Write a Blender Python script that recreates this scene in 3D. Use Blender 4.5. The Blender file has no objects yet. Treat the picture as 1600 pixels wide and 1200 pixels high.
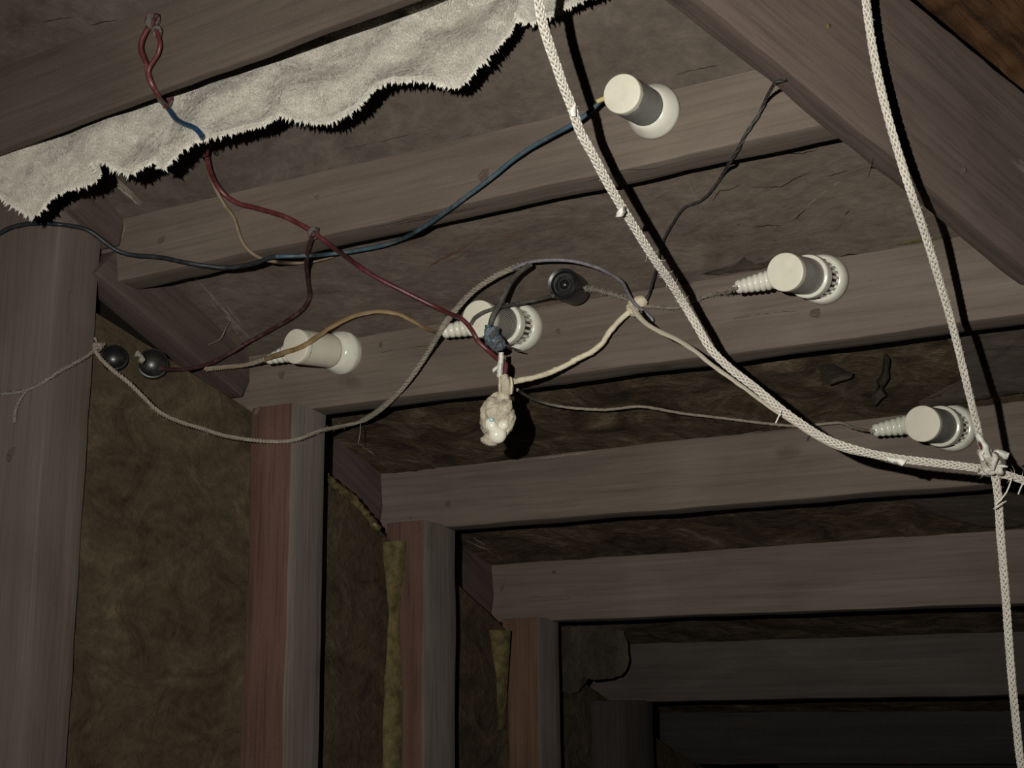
import bpy, bmesh, math, random
from mathutils import Vector, Matrix, noise
from mathutils.bvhtree import BVHTree
random.seed(7)
scn = bpy.context.scene
COL = scn.collection
V = Vector
# ------------------------------------------------------------------ camera
F = 2120.0
CAM = V((0.0, 0.0, 1.55))
def nrm(v): return v.normalized()
_Z = nrm(V((-88, 8850, F)))                       # world up seen by the camera (right, up, forward)
_L = V((-4100, -540, F)); _L = nrm(_L - _Z * _L.dot(_Z))
_X = -_L
_Y = _Z.cross(_X)
if _Y[2] < 0: _Y = -_Y
def to_world(v): return V((v.dot(_X), v.dot(_Y), v.dot(_Z)))
CR, CU, CF = to_world(V((1, 0, 0))), to_world(V((0, 1, 0))), to_world(V((0, 0, 1)))
def ray(x, y): return to_world(V(((x - 800) / F, (600 - y) / F, 1.0)))
def P(x, y, d): return CAM + ray(x, y) * d          # d = distance along the viewing axis
cd = bpy.data.cameras.new('camera'); cam = bpy.data.objects.new('camera', cd); COL.objects.link(cam)
cd.sensor_width = 36; cd.lens = F / 1600 * 36; cd.clip_start = 0.02; cd.clip_end = 50
cam.matrix_world = Matrix(((CR.x, CU.x, -CF.x, CAM.x), (CR.y, CU.y, -CF.y, CAM.y), (CR.z, CU.z, -CF.z, CAM.z), (0, 0, 0, 1)))
scn.camera = cam
# ------------------------------------------------------------------ light: the camera flash + almost no ambient
scn.view_settings.view_transform = 'Standard'; scn.view_settings.look = 'None'
scn.view_settings.gamma = 1; scn.view_settings.use_curve_mapping = False
scn.view_settings.exposure = 0.0
w = bpy.data.worlds.new('world'); scn.world = w; w.use_nodes = True
w.node_tree.nodes['Background'].inputs[0].default_value = (0.9, 0.85, 0.8, 1)
w.node_tree.nodes['Background'].inputs[1].default_value = 0.004
ld = bpy.data.lights.new('camera_flash', 'SPOT'); ld.energy = 68; ld.color = (1.0, 0.975, 0.905)
ld.spot_size = math.radians(84); ld.spot_blend = 1.0; ld.shadow_soft_size = 0.0035
lo = bpy.data.objects.new('camera_flash', ld); COL.objects.link(lo)
LPOS = CAM - CR * 0.100 + CU * 0.056
_t = P(880, 560, 1.6) - LPOS
lo.matrix_world = Matrix.Translation(LPOS) @ _t.to_track_quat('-Z', 'Y').to_matrix().to_4x4()

# ------------------------------------------------------------------ materials
def mat_new(name):
    m = bpy.data.materials.new(name); m.use_nodes = True
    nt = m.node_tree; b = nt.nodes['Principled BSDF']
    return m, nt, b
def lin(r, g, b):
    f = lambda c: ((c / 255) / 12.92) if c / 255 <= 0.04045 else ((c / 255 + 0.055) / 1.055) ** 2.4
    return (f(r), f(g), f(b), 1)
def node(nt, t, **k):
    n = nt.nodes.new(t)
    for a, v in k.items(): setattr(n, a, v)
    return n
def ramp(nt, fac, stops):
    r = node(nt, 'ShaderNodeValToRGB'); e = r.color_ramp.elements
    while len(e) < len(stops): e.new(0.5)
    for i, (p, c) in enumerate(stops):
        e[i].position = p; e[i].color = c if len(c) == 4 else (*c, 1)
    nt.links.new(fac, r.inputs[0]); return r.outputs[0]
def mixc(nt, fac, a, b, mode='MIX'):
    m = node(nt, 'ShaderNodeMix', data_type='RGBA', blend_type=mode)
    for s, v in ((0, fac), (6, a), (7, b)):
        if isinstance(v, (int, float)): m.inputs[s].default_value = v
        elif isinstance(v, tuple): m.inputs[s].default_value = v
        else: nt.links.new(v, m.inputs[s])
    return m.outputs[2]
def noi(nt, vec, scale, detail=4, rough=0.55, sc=(1, 1, 1), dist=0.0):
    mp = node(nt, 'ShaderNodeMapping'); mp.inputs['Scale'].default_value = sc
    nt.links.new(vec, mp.inputs[0])
    n = node(nt, 'ShaderNodeTexNoise'); n.inputs['Scale'].default_value = scale
    n.inputs['Detail'].default_value = detail; n.inputs['Roughness'].default_value = rough
    n.inputs['Distortion'].default_value = dist
    nt.links.new(mp.outputs[0], n.inputs['Vector']); return n.outputs[0]
def bump(nt, b, h, strength, dist=0.002):
    n = node(nt, 'ShaderNodeBump'); n.inputs['Strength'].default_value = strength; n.inputs['Distance'].default_value = dist
    nt.links.new(h, n.inputs['Height']); nt.links.new(n.outputs[0], b.inputs['Normal'])
def coords(nt, use_rand=True):
    tc = node(nt, 'ShaderNodeTexCoord')
    if not use_rand: return tc.outputs['Object']
    oi = node(nt, 'ShaderNodeObjectInfo'); ad = node(nt, 'ShaderNodeVectorMath', operation='MULTIPLY_ADD')
    nt.links.new(oi.outputs['Random'], ad.inputs[0]); ad.inputs[1].default_value = (7.3, 3.1, 5.7)
    nt.links.new(tc.outputs['Object'], ad.inputs[2]); return ad.outputs[0]

def wood(name, c_lo, c_mid, c_hi, grain=0.5, rough=0.8, knots=0.55, stain=None):
    """planed timber, grain along the board's own x axis"""
    m, nt, b = mat_new(name); v = coords(nt)
    g1 = noi(nt, v, 60, 6, 0.65, (0.045, 1, 1), 0.6)
    g2 = noi(nt, v, 260, 3, 0.6, (0.03, 1, 1))
    g3 = noi(nt, v, 9, 3, 0.5, (0.5, 1, 1), 1.0)
    dust = noi(nt, v, 900, 2, 0.7)
    base = ramp(nt, g1, [(0.28, c_lo), (0.5, c_mid), (0.74, c_hi)])
    base = mixc(nt, ramp(nt, g3, [(0.3, (0, 0, 0, 1)), (0.7, (1, 1, 1, 1))]), mixc(nt, 1.0, base, (0.74, 0.72, 0.7, 1), 'MULTIPLY'), base)
    lines = ramp(nt, g2, [(0.36, (0.62, 0.6, 0.58, 1)), (0.5, (1, 1, 1, 1))])
    base = mixc(nt, grain, base, mixc(nt, 1.0, base, lines, 'MULTIPLY'))
    # knots and dark smudges
    vo = node(nt, 'ShaderNodeTexVoronoi'); mp = node(nt, 'ShaderNodeMapping'); mp.inputs['Scale'].default_value = (0.55, 1.1, 1.1)
    nt.links.new(v, mp.inputs[0]); nt.links.new(mp.outputs[0], vo.inputs['Vector']); vo.inputs['Scale'].default_value = 9
    dd = node(nt, 'ShaderNodeMath', operation='MULTIPLY_ADD'); nt.links.new(noi(nt, v, 60, 3), dd.inputs[0]); dd.inputs[1].default_value = 0.12
    nt.links.new(vo.outputs['Distance'], dd.inputs[2])
    kn = ramp(nt, dd.outputs[0], [(0.1, (0.42, 0.38, 0.36, 1)), (0.17, (1, 1, 1, 1))])
    base = mixc(nt, knots, base, mixc(nt, 1.0, base, kn, 'MULTIPLY'))
    base = mixc(nt, ramp(nt, dust, [(0.55, (0, 0, 0, 1)), (0.8, (0.22, 0.22, 0.22, 1))]), base, (0.25, 0.22, 0.19, 1))
    if stain:
        s = noi(nt, v, 5, 3, 0.5, (0.4, 1, 1))
        base = mixc(nt, ramp(nt, s, [(0.45, (0, 0, 0, 1)), (0.6, (0.85, 0.85, 0.85, 1))]), base, stain)
    nt.links.new(base, b.inputs['Base Color']); b.inputs['Roughness'].default_value = rough
    b.inputs['Specular IOR Level'].default_value = 0.25
    add = node(nt, 'ShaderNodeMath', operation='ADD'); nt.links.new(g2, add.inputs[0]); nt.links.new(g1, add.inputs[1])
    bump(nt, b, add.outputs[0], 0.35, 0.0012)
    return m
def mottled(name, cols, scale=14, bstr=0.8, rough=0.9, veins=0.5, stretch=(1, 1, 1)):
    """stained, crumpled sheet / rock-like lining"""
    m, nt, b = mat_new(name); v = coords(nt)
    a = noi(nt, v, scale, 8, 0.62, stretch, 0.9)
    c = noi(nt, v, scale * 5, 6, 0.7, stretch, 0.5)
    base = ramp(nt, a, [(0.3 + 0.4 * i / (len(cols) - 1), x) for i, x in enumerate(cols)])
    base = mixc(nt, 0.6, base, mixc(nt, 1.0, base, ramp(nt, c, [(0.3, (0.55, 0.55, 0.55, 1)), (0.7, (1.3, 1.3, 1.3, 1))]), 'MULTIPLY'))
    e = noi(nt, v, scale * 0.8, 3, 0.5, stretch, 2.5)
    vein = ramp(nt, e, [(0.485, (1, 1, 1, 1)), (0.5, (0.45, 0.43, 0.4, 1)), (0.515, (1, 1, 1, 1))])
    base = mixc(nt, veins, base, mixc(nt, 1.0, base, vein, 'MULTIPLY'))
    nt.links.new(base, b.inputs['Base Color']); b.inputs['Roughness'].default_value = rough
    b.inputs['Specular IOR Level'].default_value = 0.2
    add = node(nt, 'ShaderNodeMath', operation='MULTIPLY_ADD'); nt.links.new(a, add.inputs[0]); add.inputs[1].default_value = 3.0; nt.links.new(c, add.inputs[2])
    bump(nt, b, add.outputs[0], bstr, 0.004)
    return m
def plain(name, col, rough=0.6, spec=0.4, var=0.25, scale=120, metal=0.0, coat=0.0, bstr=0.2, bd=0.0006, dirt=None):
    m, nt, b = mat_new(name); v = coords(nt)
    n = noi(nt, v, scale, 4, 0.65)
    lo_ = tuple(c * (1 - var) for c in col[:3]) + (1,); hi_ = tuple(min(1, c * (1 + var * 0.6)) for c in col[:3]) + (1,)
    base = ramp(nt, n, [(0.3, lo_), (0.7, hi_)])
    if dirt:
        s = noi(nt, v, 45, 5, 0.7)
        base = mixc(nt, ramp(nt, s, [(0.5, (0, 0, 0, 1)), (0.72, (dirt[3],) * 3 + (1,))]), base, (*dirt[:3], 1))
    nt.links.new(base, b.inputs['Base Color']); b.inputs['Roughness'].default_value = rough
    b.inputs['Specular IOR Level'].default_value = spec; b.inputs['Metallic'].default_value = metal
    b.inputs['Coat Weight'].default_value = coat
    if bstr: bump(nt, b, n, bstr, bd)
    return m
M = {}
M['beam'] = wood('weathered_brown_wood', (0.100, 0.078, 0.062), (0.132, 0.104, 0.084), (0.160, 0.127, 0.103), 0.35, knots=0.55)
M['darkbeam'] = wood('falloff_darkened_wood', (0.045, 0.037, 0.033), (0.062, 0.052, 0.047), (0.078, 0.066, 0.059), 0.35, knots=0.4)  # beam wood darkened for the far frame: light falloff put into the colour
M['voidbeam'] = wood('deep_shade_wood', (0.016, 0.0135, 0.0125), (0.024, 0.020, 0.018), (0.032, 0.027, 0.024), 0.35, knots=0.4)  # near-black copy: the darkness of the far end is put into the colour
M['topbeam'] = wood('shaded_brown_wood', (0.068, 0.052, 0.041), (0.088, 0.068, 0.054), (0.108, 0.085, 0.068), 0.35, knots=0.5)  # darker copy of the beam wood, the flash's vignetting put into its colour
M['side'] = wood('pale_planed_side_wood', (0.130, 0.108, 0.095), (0.160, 0.133, 0.117), (0.185, 0.154, 0.136), 0.5, knots=0.35)
M['post'] = wood('grey_brown_post_wood', (0.112, 0.088, 0.074), (0.130, 0.103, 0.087), (0.146, 0.117, 0.099), 0.3, knots=0.35)
M['red'] = wood('reddish_stained_wood', (0.066, 0.033, 0.025), (0.100, 0.052, 0.039), (0.125, 0.070, 0.054), 0.8, knots=0.4)
M['rust'] = wood('rusty_brown_wood', (0.065, 0.033, 0.019), (0.098, 0.053, 0.031), (0.125, 0.072, 0.045), 0.6, knots=0.4)
M['rafter'] = wood('reddish_brown_rafter_wood', (0.085, 0.062, 0.052), (0.125, 0.092, 0.077), (0.150, 0.113, 0.096), 0.5, knots=0.5)
M['orange'] = wood('orange_rough_wood', (0.02, 0.010, 0.004), (0.075, 0.034, 0.012), (0.125, 0.06, 0.022), 1.0, knots=0.9)
M['plate'] = wood('dark_maroon_wood', (0.060, 0.042, 0.037), (0.088, 0.062, 0.055), (0.112, 0.082, 0.072), 0.5, knots=0.4)
M['board'] = mottled('brown_stained_board', [(0.062, 0.048, 0.038, 1), (0.082, 0.065, 0.052, 1), (0.093, 0.074, 0.060, 1), (0.112, 0.091, 0.074, 1)], 14, 0.3, veins=0.12, stretch=(0.7, 1, 1))
M['board_lit'] = mottled('brightened_stained_board', [(0.080, 0.061, 0.048, 1), (0.108, 0.085, 0.067, 1), (0.122, 0.096, 0.077, 1), (0.148, 0.119, 0.096, 1)], 16, 0.3, veins=0.15, stretch=(0.6, 1, 1))  # copy of the board colour, brightened to offset the grazing flash
M['rock'] = mottled('dark_crumpled_lining', [(0.024, 0.016, 0.010, 1), (0.062, 0.043, 0.025, 1), (0.100, 0.072, 0.043, 1), (0.18, 0.137, 0.088, 1)], 18, 0.9, veins=0.3)
M['hessian'] = mottled('olive_brown_wall_lining', [(0.023, 0.016, 0.009, 1), (0.051, 0.037, 0.021, 1), (0.068, 0.050, 0.029, 1), (0.100, 0.076, 0.046, 1)], 15, 0.7, veins=0.2, stretch=(1, 1.3, 0.8))
M['flake'] = mottled('peeling_brown_paper', [(0.035, 0.028, 0.020, 1), (0.055, 0.044, 0.031, 1), (0.072, 0.058, 0.041, 1)], 18, 0.4)
M['foam'] = plain('yellow_foam', (0.100, 0.080, 0.034, 1), 0.9, 0.1, 0.55, 70, bstr=0.8, bd=0.004)
M['dark'] = plain('dark_void', (0.012, 0.010, 0.008, 1), 0.95, 0.05, 0.3, 20)
M['crack'] = plain('dark_crack', (0.008, 0.006, 0.005, 1), 0.95, 0.0, 0.2, 50, bstr=0)
M['fluff'] = plain('matted_dust_fibre', (0.26, 0.225, 0.18, 1), 0.9, 0.1, 0.3, 300)
M['white'] = plain('glazed_white_porcelain', (0.62, 0.61, 0.52, 1), 0.16, 0.5, 0.06, 30, coat=0.5, bstr=0.0, dirt=(0.35, 0.31, 0.23, 0.35))
M['cap'] = plain('cream_plastic_cap', (0.60, 0.565, 0.46, 1), 0.42, 0.4, 0.05, 60, bstr=0.05, dirt=(0.38, 0.33, 0.25, 0.25))
M['greybody'] = plain('grey_metal_sleeve', (0.37, 0.36, 0.32, 1), 0.42, 0.5, 0.14, 80, metal=0.15, dirt=(0.12, 0.11, 0.09, 0.5))
M['darkbody'] = plain('dark_grey_sleeve', (0.25, 0.244, 0.218, 1), 0.5, 0.4, 0.14, 80, dirt=(0.07, 0.06, 0.05, 0.5))
M['hole'] = plain('shadowed_slot', (0.03, 0.028, 0.022, 1), 0.8, 0.1, 0.2, 50, bstr=0)
M['black'] = plain('black_bakelite', (0.009, 0.009, 0.010, 1), 0.36, 0.4, 0.3, 60, coat=0.1, dirt=(0.07, 0.065, 0.055, 0.4))
M['rope'] = plain('off_white_braid', (0.58, 0.545, 0.475, 1), 0.85, 0.15, 0.18, 400, bstr=0.4, dirt=(0.28, 0.24, 0.18, 0.5))
M['ropecore'] = plain('dirty_rope_core', (0.22, 0.18, 0.14, 1), 0.95, 0.05, 0.2, 300)
M['string'] = plain('grey_tan_string', (0.25, 0.215, 0.17, 1), 0.9, 0.1, 0.35, 250, bstr=0.6)
M['greystring'] = plain('grey_string', (0.19, 0.165, 0.135, 1), 0.9, 0.1, 0.35, 250, bstr=0.6)
M['lav'] = plain('lavender_grey_wire', (0.17, 0.155, 0.165, 1), 0.55, 0.35, 0.45, 160, bstr=0.3)
M['dkgrey'] = plain('dark_grey_wire', (0.075, 0.068, 0.058, 1), 0.7, 0.3, 0.5, 160, bstr=0.4)
M['blackw'] = plain('blackened_wire', (0.030, 0.028, 0.027, 1), 0.6, 0.35, 0.5, 200, bstr=0.5)
M['redw'] = plain('dark_red_insulation', (0.095, 0.020, 0.021, 1), 0.42, 0.5, 0.45, 90, bstr=0.5, dirt=(0.12, 0.065, 0.058, 0.5))
M['maroon'] = plain('dusty_maroon_insulation', (0.055, 0.020, 0.019, 1), 0.6, 0.3, 0.4, 90, bstr=0.3, dirt=(0.13, 0.09, 0.075, 0.5))
M['blue'] = plain('worn_blue_insulation', (0.04, 0.072, 0.095, 1), 0.5, 0.4, 0.5, 50, bstr=0.4, dirt=(0.12, 0.125, 0.11, 0.85))
M['tapeblue'] = plain('slate_blue_tape', (0.075, 0.10, 0.125, 1), 0.5, 0.4, 0.4, 70, bstr=0.4, dirt=(0.15, 0.15, 0.14, 0.6))
M['bright_blue'] = plain('blue_insulation', (0.018, 0.055, 0.125, 1), 0.4, 0.5, 0.3, 70, bstr=0.2)
M['slate'] = plain('blackish_blue_insulation', (0.018, 0.022, 0.026, 1), 0.5, 0.4, 0.5, 90, bstr=0.3, dirt=(0.07, 0.065, 0.058, 0.4))
M['tan'] = plain('tan_insulation', (0.19, 0.14, 0.09, 1), 0.6, 0.3, 0.3, 90, bstr=0.3, dirt=(0.14, 0.11, 0.08, 0.5))
M['ochre'] = plain('ochre_tape', (0.24, 0.155, 0.07, 1), 0.6, 0.3, 0.35, 90, bstr=0.3, dirt=(0.19, 0.16, 0.12, 0.7))
M['cream'] = plain('cream_painted_cord', (0.62, 0.55, 0.40, 1), 0.6, 0.3, 0.18, 120, bstr=0.5, bd=0.001, dirt=(0.35, 0.28, 0.18, 0.6))
M['taupe'] = plain('pale_taupe_tape', (0.36, 0.32, 0.25, 1), 0.6, 0.3, 0.2, 90, bstr=0.3, dirt=(0.2, 0.17, 0.13, 0.5))
M['paper'] = plain('white_tape_scrap', (0.72, 0.69, 0.62, 1), 0.7, 0.25, 0.15, 120, bstr=0.3)
M['fur'] = plain('ivory_fleece', (0.50, 0.47, 0.405, 1), 0.95, 0.1, 0.3, 45, bstr=1.0, bd=0.004, dirt=(0.34, 0.30, 0.24, 0.5))
M['furtip'] = plain('ivory_fleece_tips', (0.56, 0.53, 0.46, 1), 0.9, 0.1, 0.25, 60, bstr=0, dirt=(0.38, 0.34, 0.28, 0.45))
M['clay'] = plain('crusty_beige_sealant', (0.46, 0.41, 0.31, 1), 0.6, 0.35, 0.35, 120, bstr=0.5, bd=0.002, dirt=(0.24, 0.19, 0.13, 0.6))
M['bulb'] = plain('opal_white_bulb', (0.78, 0.74, 0.61, 1), 0.22, 0.5, 0.08, 60, coat=0.6, bstr=0.1)
M['paleblue'] = plain('pale_blue_plastic', (0.45, 0.66, 0.76, 1), 0.3, 0.5, 0.1, 60)
M['brass'] = plain('yellowed_ferrule', (0.45, 0.38, 0.17, 1), 0.5, 0.4, 0.2, 90)
M['floor'] = mottled('dusty_floor', [(0.03, 0.025, 0.02, 1), (0.06, 0.05, 0.04, 1), (0.08, 0.07, 0.055, 1)], 4, 0.4)

# ------------------------------------------------------------------ object helpers
MW = {}
def mk(name, verts, faces, mat, parent=None, frame=None, smooth=None, solid=False):
    """verts in world space; frame = matrix giving the object's own axes"""
    fr = frame or Matrix.Translation(sum(verts, V((0, 0, 0))) / len(verts))
    inv = fr.inverted()
    me = bpy.data.meshes.new(name); me.from_pydata([inv @ v for v in verts], [], faces)
    if isinstance(mat, list):
        for q in mat: me.materials.append(q)
    else: me.materials.append(mat)
    if solid:
        bm = bmesh.new(); bm.from_mesh(me); bmesh.ops.recalc_face_normals(bm, faces=bm.faces); bm.to_mesh(me); bm.free()
    if smooth is not None:
        me.polygons.foreach_set('use_smooth', [True] * len(me.polygons))
        me.set_sharp_from_angle(angle=math.radians(smooth))
    me.update()
    o = bpy.data.objects.new(name, me); COL.objects.link(o)
    MW[o.name] = fr
    if parent is not None:
        o.parent = parent; o.matrix_basis = MW[parent.name].inverted() @ fr
    else: o.matrix_world = fr
    return o
def empty(name, loc):
    o = bpy.data.objects.new(name, None); COL.objects.link(o); o.empty_display_size = 0.02
    fr = Matrix.Translation(loc); o.matrix_world = fr; MW[o.name] = fr; return o
def tag(o, label, cat, group=None):
    o['label'] = label; o['category'] = cat
    if group: o['group'] = group
    return o
def frame_of(o, x, y, z):
    return Matrix(((x.x, y.x, z.x, o.x), (x.y, y.y, z.y, o.y), (x.z, y.z, z.z, o.z), (0, 0, 0, 1)))
SURF = []                                           # surfaces that wires are laid against
def gridbox(name, corners, mat, parent=None, seg=(24, 3, 5), amp=0.0012, surf=True, bev=0.12, seed=0.0):
    """a board from its 8 corners: 4 on the front face (left-low, right-low, right-top, left-top), 4 on the back.
    Faces are subdivided and slightly uneven, edges a little rounded."""
    f, b = corners[:4], corners[4:]
    def pt(u, v, w_):
        lo = f[0].lerp(f[1], u); hi = f[3].lerp(f[2], u); a = lo.lerp(hi, v)
        lo = b[0].lerp(b[1], u); hi = b[3].lerp(b[2], u); c = lo.lerp(hi, v)
        return a.lerp(c, w_)
    nx, ny, nz = seg
    bm = bmesh.new(); cache = {}
    x = nrm(f[1] - f[0]); y = b[0] - f[0]; y = nrm(y - x * y.dot(x)); z = x.cross(y)
    if z.dot(f[3] - f[0]) < 0: z = -z; x = -x; fr = frame_of(f[1], x, y, z)
    else: fr = frame_of(f[0], x, y, z)
    inv = fr.inverted()
    def vert(i, j, k):
        key = (i, j, k)
        if key not in cache:
            p = pt(i / nx, k / nz, j / ny)
            s = noise.noise_vector(p * 11 + V((seed, seed, seed))) * amp + noise.noise_vector(p * 45) * amp * 0.4
            cache[key] = bm.verts.new(inv @ (p + s))
        return cache[key]
    def quad(a, b_, c, d): bm.faces.new((vert(*a), vert(*b_), vert(*c), vert(*d)))
    for i in range(nx):
        for k in range(nz):
            quad((i, 0, k), (i + 1, 0, k), (i + 1, 0, k + 1), (i, 0, k + 1))
            quad((i, ny, k), (i, ny, k + 1), (i + 1, ny, k + 1), (i + 1, ny, k))
        for j in range(ny):
            quad((i, j, 0), (i, j + 1, 0), (i + 1, j + 1, 0), (i + 1, j, 0))
            quad((i, j, nz), (i + 1, j, nz), (i + 1, j + 1, nz), (i, j + 1, nz))
    for j in range(ny):
        for k in range(nz):
            quad((0, j, k), (0, j, k + 1), (0, j + 1, k + 1), (0, j + 1, k))
            quad((nx, j, k), (nx, j + 1, k), (nx, j + 1, k + 1), (nx, j, k + 1))
    bmesh.ops.recalc_face_normals(bm, faces=bm.faces)
    sharp = [e for e in bm.edges if len(e.link_faces) == 2 and e.calc_face_angle(0) > 0.8]
    bmesh.ops.bevel(bm, geom=sharp, offset=0.0016, segments=2, profile=0.5, affect='EDGES')
    me = bpy.data.meshes.new(name); bm.to_mesh(me)
    if surf: SURF.append(([fr @ v.co for v in bm.verts], [[v.index for v in q.verts] for q in bm.faces]))
    bm.free()
    me.materials.append(mat)
    me.polygons.foreach_set('use_smooth', [True] * len(me.polygons)); me.set_sharp_from_angle(angle=math.radians(35))
    o = bpy.data.objects.new(name, me); COL.objects.link(o); MW[o.name] = fr
    if parent is not None: o.parent = parent; o.matrix_basis = MW[parent.name].inverted() @ fr
    else: o.matrix_world = fr
    return o
def sheet(name, c4, mat, parent=None, seg=(40, 16), amp=0.004, thick=0.012, nfreq=9, surf=True, back=None, seed=0.0):
    """uneven lining sheet with thickness. c4: near-left, near-right, far-right, far-left"""
    a, b, c, d = c4; nx, ny = seg
    n = nrm((b - a).cross(d - a)); bk = back or -n
    if bk.dot(n) > 0: n = -n
    top, bot = [], []
    for j in range(ny + 1):
        for i in range(nx + 1):
            u, v = i / nx, j / ny
            p = a.lerp(b, u).lerp(d.lerp(c, u), v)
            h = noise.fractal(p * nfreq + V((seed, 1.3, seed)), 0.8, 2.1, 5) * amp * (0.25 + 0.75 * math.sin(math.pi * v) ** 0.7)
            top.append(p + n * h); bot.append(p - n * thick)
    W = nx + 1; N = len(top); fs = []
    for j in range(ny):
        for i in range(nx):
            q = j * W + i; fs.append((q, q + 1, q + W + 1, q + W)); fs.append((N + q, N + q + W, N + q + W + 1, N + q + 1))
    for i in range(nx):
        fs.append((i, N + i, N + i + 1, i + 1)); q = ny * W + i; fs.append((q, q + 1, N + q + 1, N + q))
    for j in range(ny):
        q = j * W; fs.append((q, q + W, N + q + W, N + q)); q = j * W + nx; fs.append((q, N + q, N + q + W, q + W))
    x = nrm(b - a); z = n; y = z.cross(x)
    o = mk(name, top + bot, fs, mat, parent, frame_of(a, x, y, z), 40, solid=True)
    if surf: SURF.append((top + bot, fs))
    return o
def hit_plane(px, o, n):
    r = ray(*px); return CAM + r * ((o - CAM).dot(n) / r.dot(n))

# ------------------------------------------------------------------ frames of the room
ZX = V((1, 0, 0)); ZY = V((0, 1, 0)); ZZ = V((0, 0, 1))
XP = ray(510, 650).x * 1.6                           # inner face of the posts
def on_x(px, X): r = ray(*px); return CAM + r * ((X - CAM.x) / r.x)
def on_y(px, Y): r = ray(*px); return CAM + r * ((Y - CAM.y) / r.y)
K = {2: on_x((510, 650), XP), 3: on_x((712, 828), XP), 4: on_x((873, 972), XP), 5: on_x((1020, 1098), XP)}
XW = on_y((400, 900), K[2].y - 0.06).x               # wall lining surface
FLOOR = -0.05
fl = mk('floor', [V((-3, -2, FLOOR)), V((3, -2, FLOOR)), V((3, 5, FLOOR)), V((-3, 5, FLOOR)),
                  V((-3, -2, FLOOR - .05)), V((3, -2, FLOOR - .05)), V((3, 5, FLOOR - .05)), V((-3, 5, FLOOR - .05))],
        [(0, 1, 2, 3), (7, 6, 5, 4), (0, 4, 5, 1), (1, 5, 6, 2), (2, 6, 7, 3), (3, 7, 4, 0)], M['floor'], solid=True)
fl['kind'] = 'structure'

# ---- roof beams: back-lower edge (2 px), front-top edge (2 px), back plane depth
BN = V((0, 0.9912, 0.1324))
BE = {  # back lower line,            front top line,              Yback at pivot, left px x limit, right px x
    1: (((0, 245), (640, 8)),        ((0, 104), (270, 2)),        0.820, (-160, 1150)),
    2: (((225, 452), (1330, 212)),   ((200, 338), (1190, 105)),   1.050, (150, 1352)),
    3: (((370, 668), (1600, 508)),   ((407, 553), (1600, 352)),   K[2].y, (368, 1760)),
    4: (((590, 840), (1550, 765)),   ((610, 739), (1300, 660)),   K[3].y, (590, 2300)),
    5: (((725, 979), (1600, 947)),   ((780, 882), (1550, 829)),   K[4].y, (725, 2300)),
    6: (((885, 1101), (1580, 1089)), ((985, 1006), (1575, 987)),  K[5].y, (885, 2300)),
    7: (((1040, 1195), (1600, 1195)), ((1070, 1113), (1600, 1110)), K[5].y + 0.36, (1040, 2300)),
}
def on_line(l, x): (x0, y0), (x1, y1) = l; return (x, y0 + (y1 - y0) * (x - x0) / (x1 - x0))
BEAM = {}
def build_beam(i, label):
    lo_, tp, Y, (xl, xr) = BE[i]; BT = 0.010 if i == 1 else 0.028; rs = 0.001 if i == 1 else 0.0065
    n = BN; o = on_y(lo_[0], Y)
    BL, BR = hit_plane(on_line(lo_, xl), o, n), hit_plane(on_line(lo_, xr), o, n)
    fo = o - n * BT
    TL, TR = hit_plane(on_line(tp, xl), fo, n), hit_plane(on_line(tp, xr), fo, n)
    x = nrm(BR - BL); u = x.cross(n);
    if u.z < 0: u = -u
    # front-lower corners sit BT in front; keep the box square to n
    FL, FR = BL - n * BT, BR - n * BT
    TL = FL + u * (TL - FL).dot(u); TR = FR + u * (TR - FR).dot(u)
    FL = FL + u * rs; FR = FR + u * rs
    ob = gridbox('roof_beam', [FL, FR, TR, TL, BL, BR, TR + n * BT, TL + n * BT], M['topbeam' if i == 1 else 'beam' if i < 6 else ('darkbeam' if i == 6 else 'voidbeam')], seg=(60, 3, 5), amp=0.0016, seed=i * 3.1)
    tag(ob, label, 'beam')
    BEAM[i] = dict(FL=FL, FR=FR, TR=TR, TL=TL, BL=BL, BR=BR, u=u, n=n, x=x, o=fo, ob=ob)
build_beam(1, 'topmost brown roof beam, above the hanging ivory fleece')
build_beam(2, 'brown roof beam carrying only the top socket with the blue cable')
build_beam(3, 'brown roof beam in the middle carrying three white sockets in a row')
build_beam(4, 'brown roof beam with one white socket at its right end')
build_beam(5, 'second bare brown roof beam from the bottom, ending above the narrow post with yellow foam')
build_beam(6, 'dark lowest clearly visible roof beam, behind the peeling brown patch')
build_beam(7, 'barely lit roof beam at the very bottom right in the dark')

# ---- ceiling: deck + lining panels between the beams
def panel_pts(i, rise):
    A, B = BEAM[i], BEAM[i + 1]
    e = 0.0
    nl = A['BL'] + A['u'] * rise; nr = A['BR'] + A['u'] * rise
    fl_, fr_ = B['TL'].copy(), B['TR'].copy()
    # extend the panel a little to the left so that it reaches the wall plate
    xl = min(nl.x, fl_.x, XP - 0.06)
    def stretch(a, b, X): t = (X - a.x) / (b.x - a.x); return a + (b - a) * t
    nl = stretch(nl, nr, xl); fl_ = stretch(fl_, fr_, xl)
    dirv = nrm(((fl_ - nl) + (fr_ - nr)) / 2)
    return nl - dirv * 0.01, nr - dirv * 0.01, fr_ + dirv * 0.012, fl_ + dirv * 0.012
RISE = {0: 0.03, 1: 0.14, 2: 0.046, 3: 0.046, 4: 0.044, 5: 0.042, 6: 0.04}
deck = []
for i in (1, 2, 3, 4, 5, 6):
    a, b, c, d = panel_pts(i, RISE[i]); deck.append((a, b)); last = (d, c)
deck.append(last)
dv = []; up = V((0, 0.03, 0.07))
for a, b in deck: dv += [a + up, b + up]
nd = len(dv); dv += [v + V((0, 0, 0.02)) for v in dv]
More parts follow.
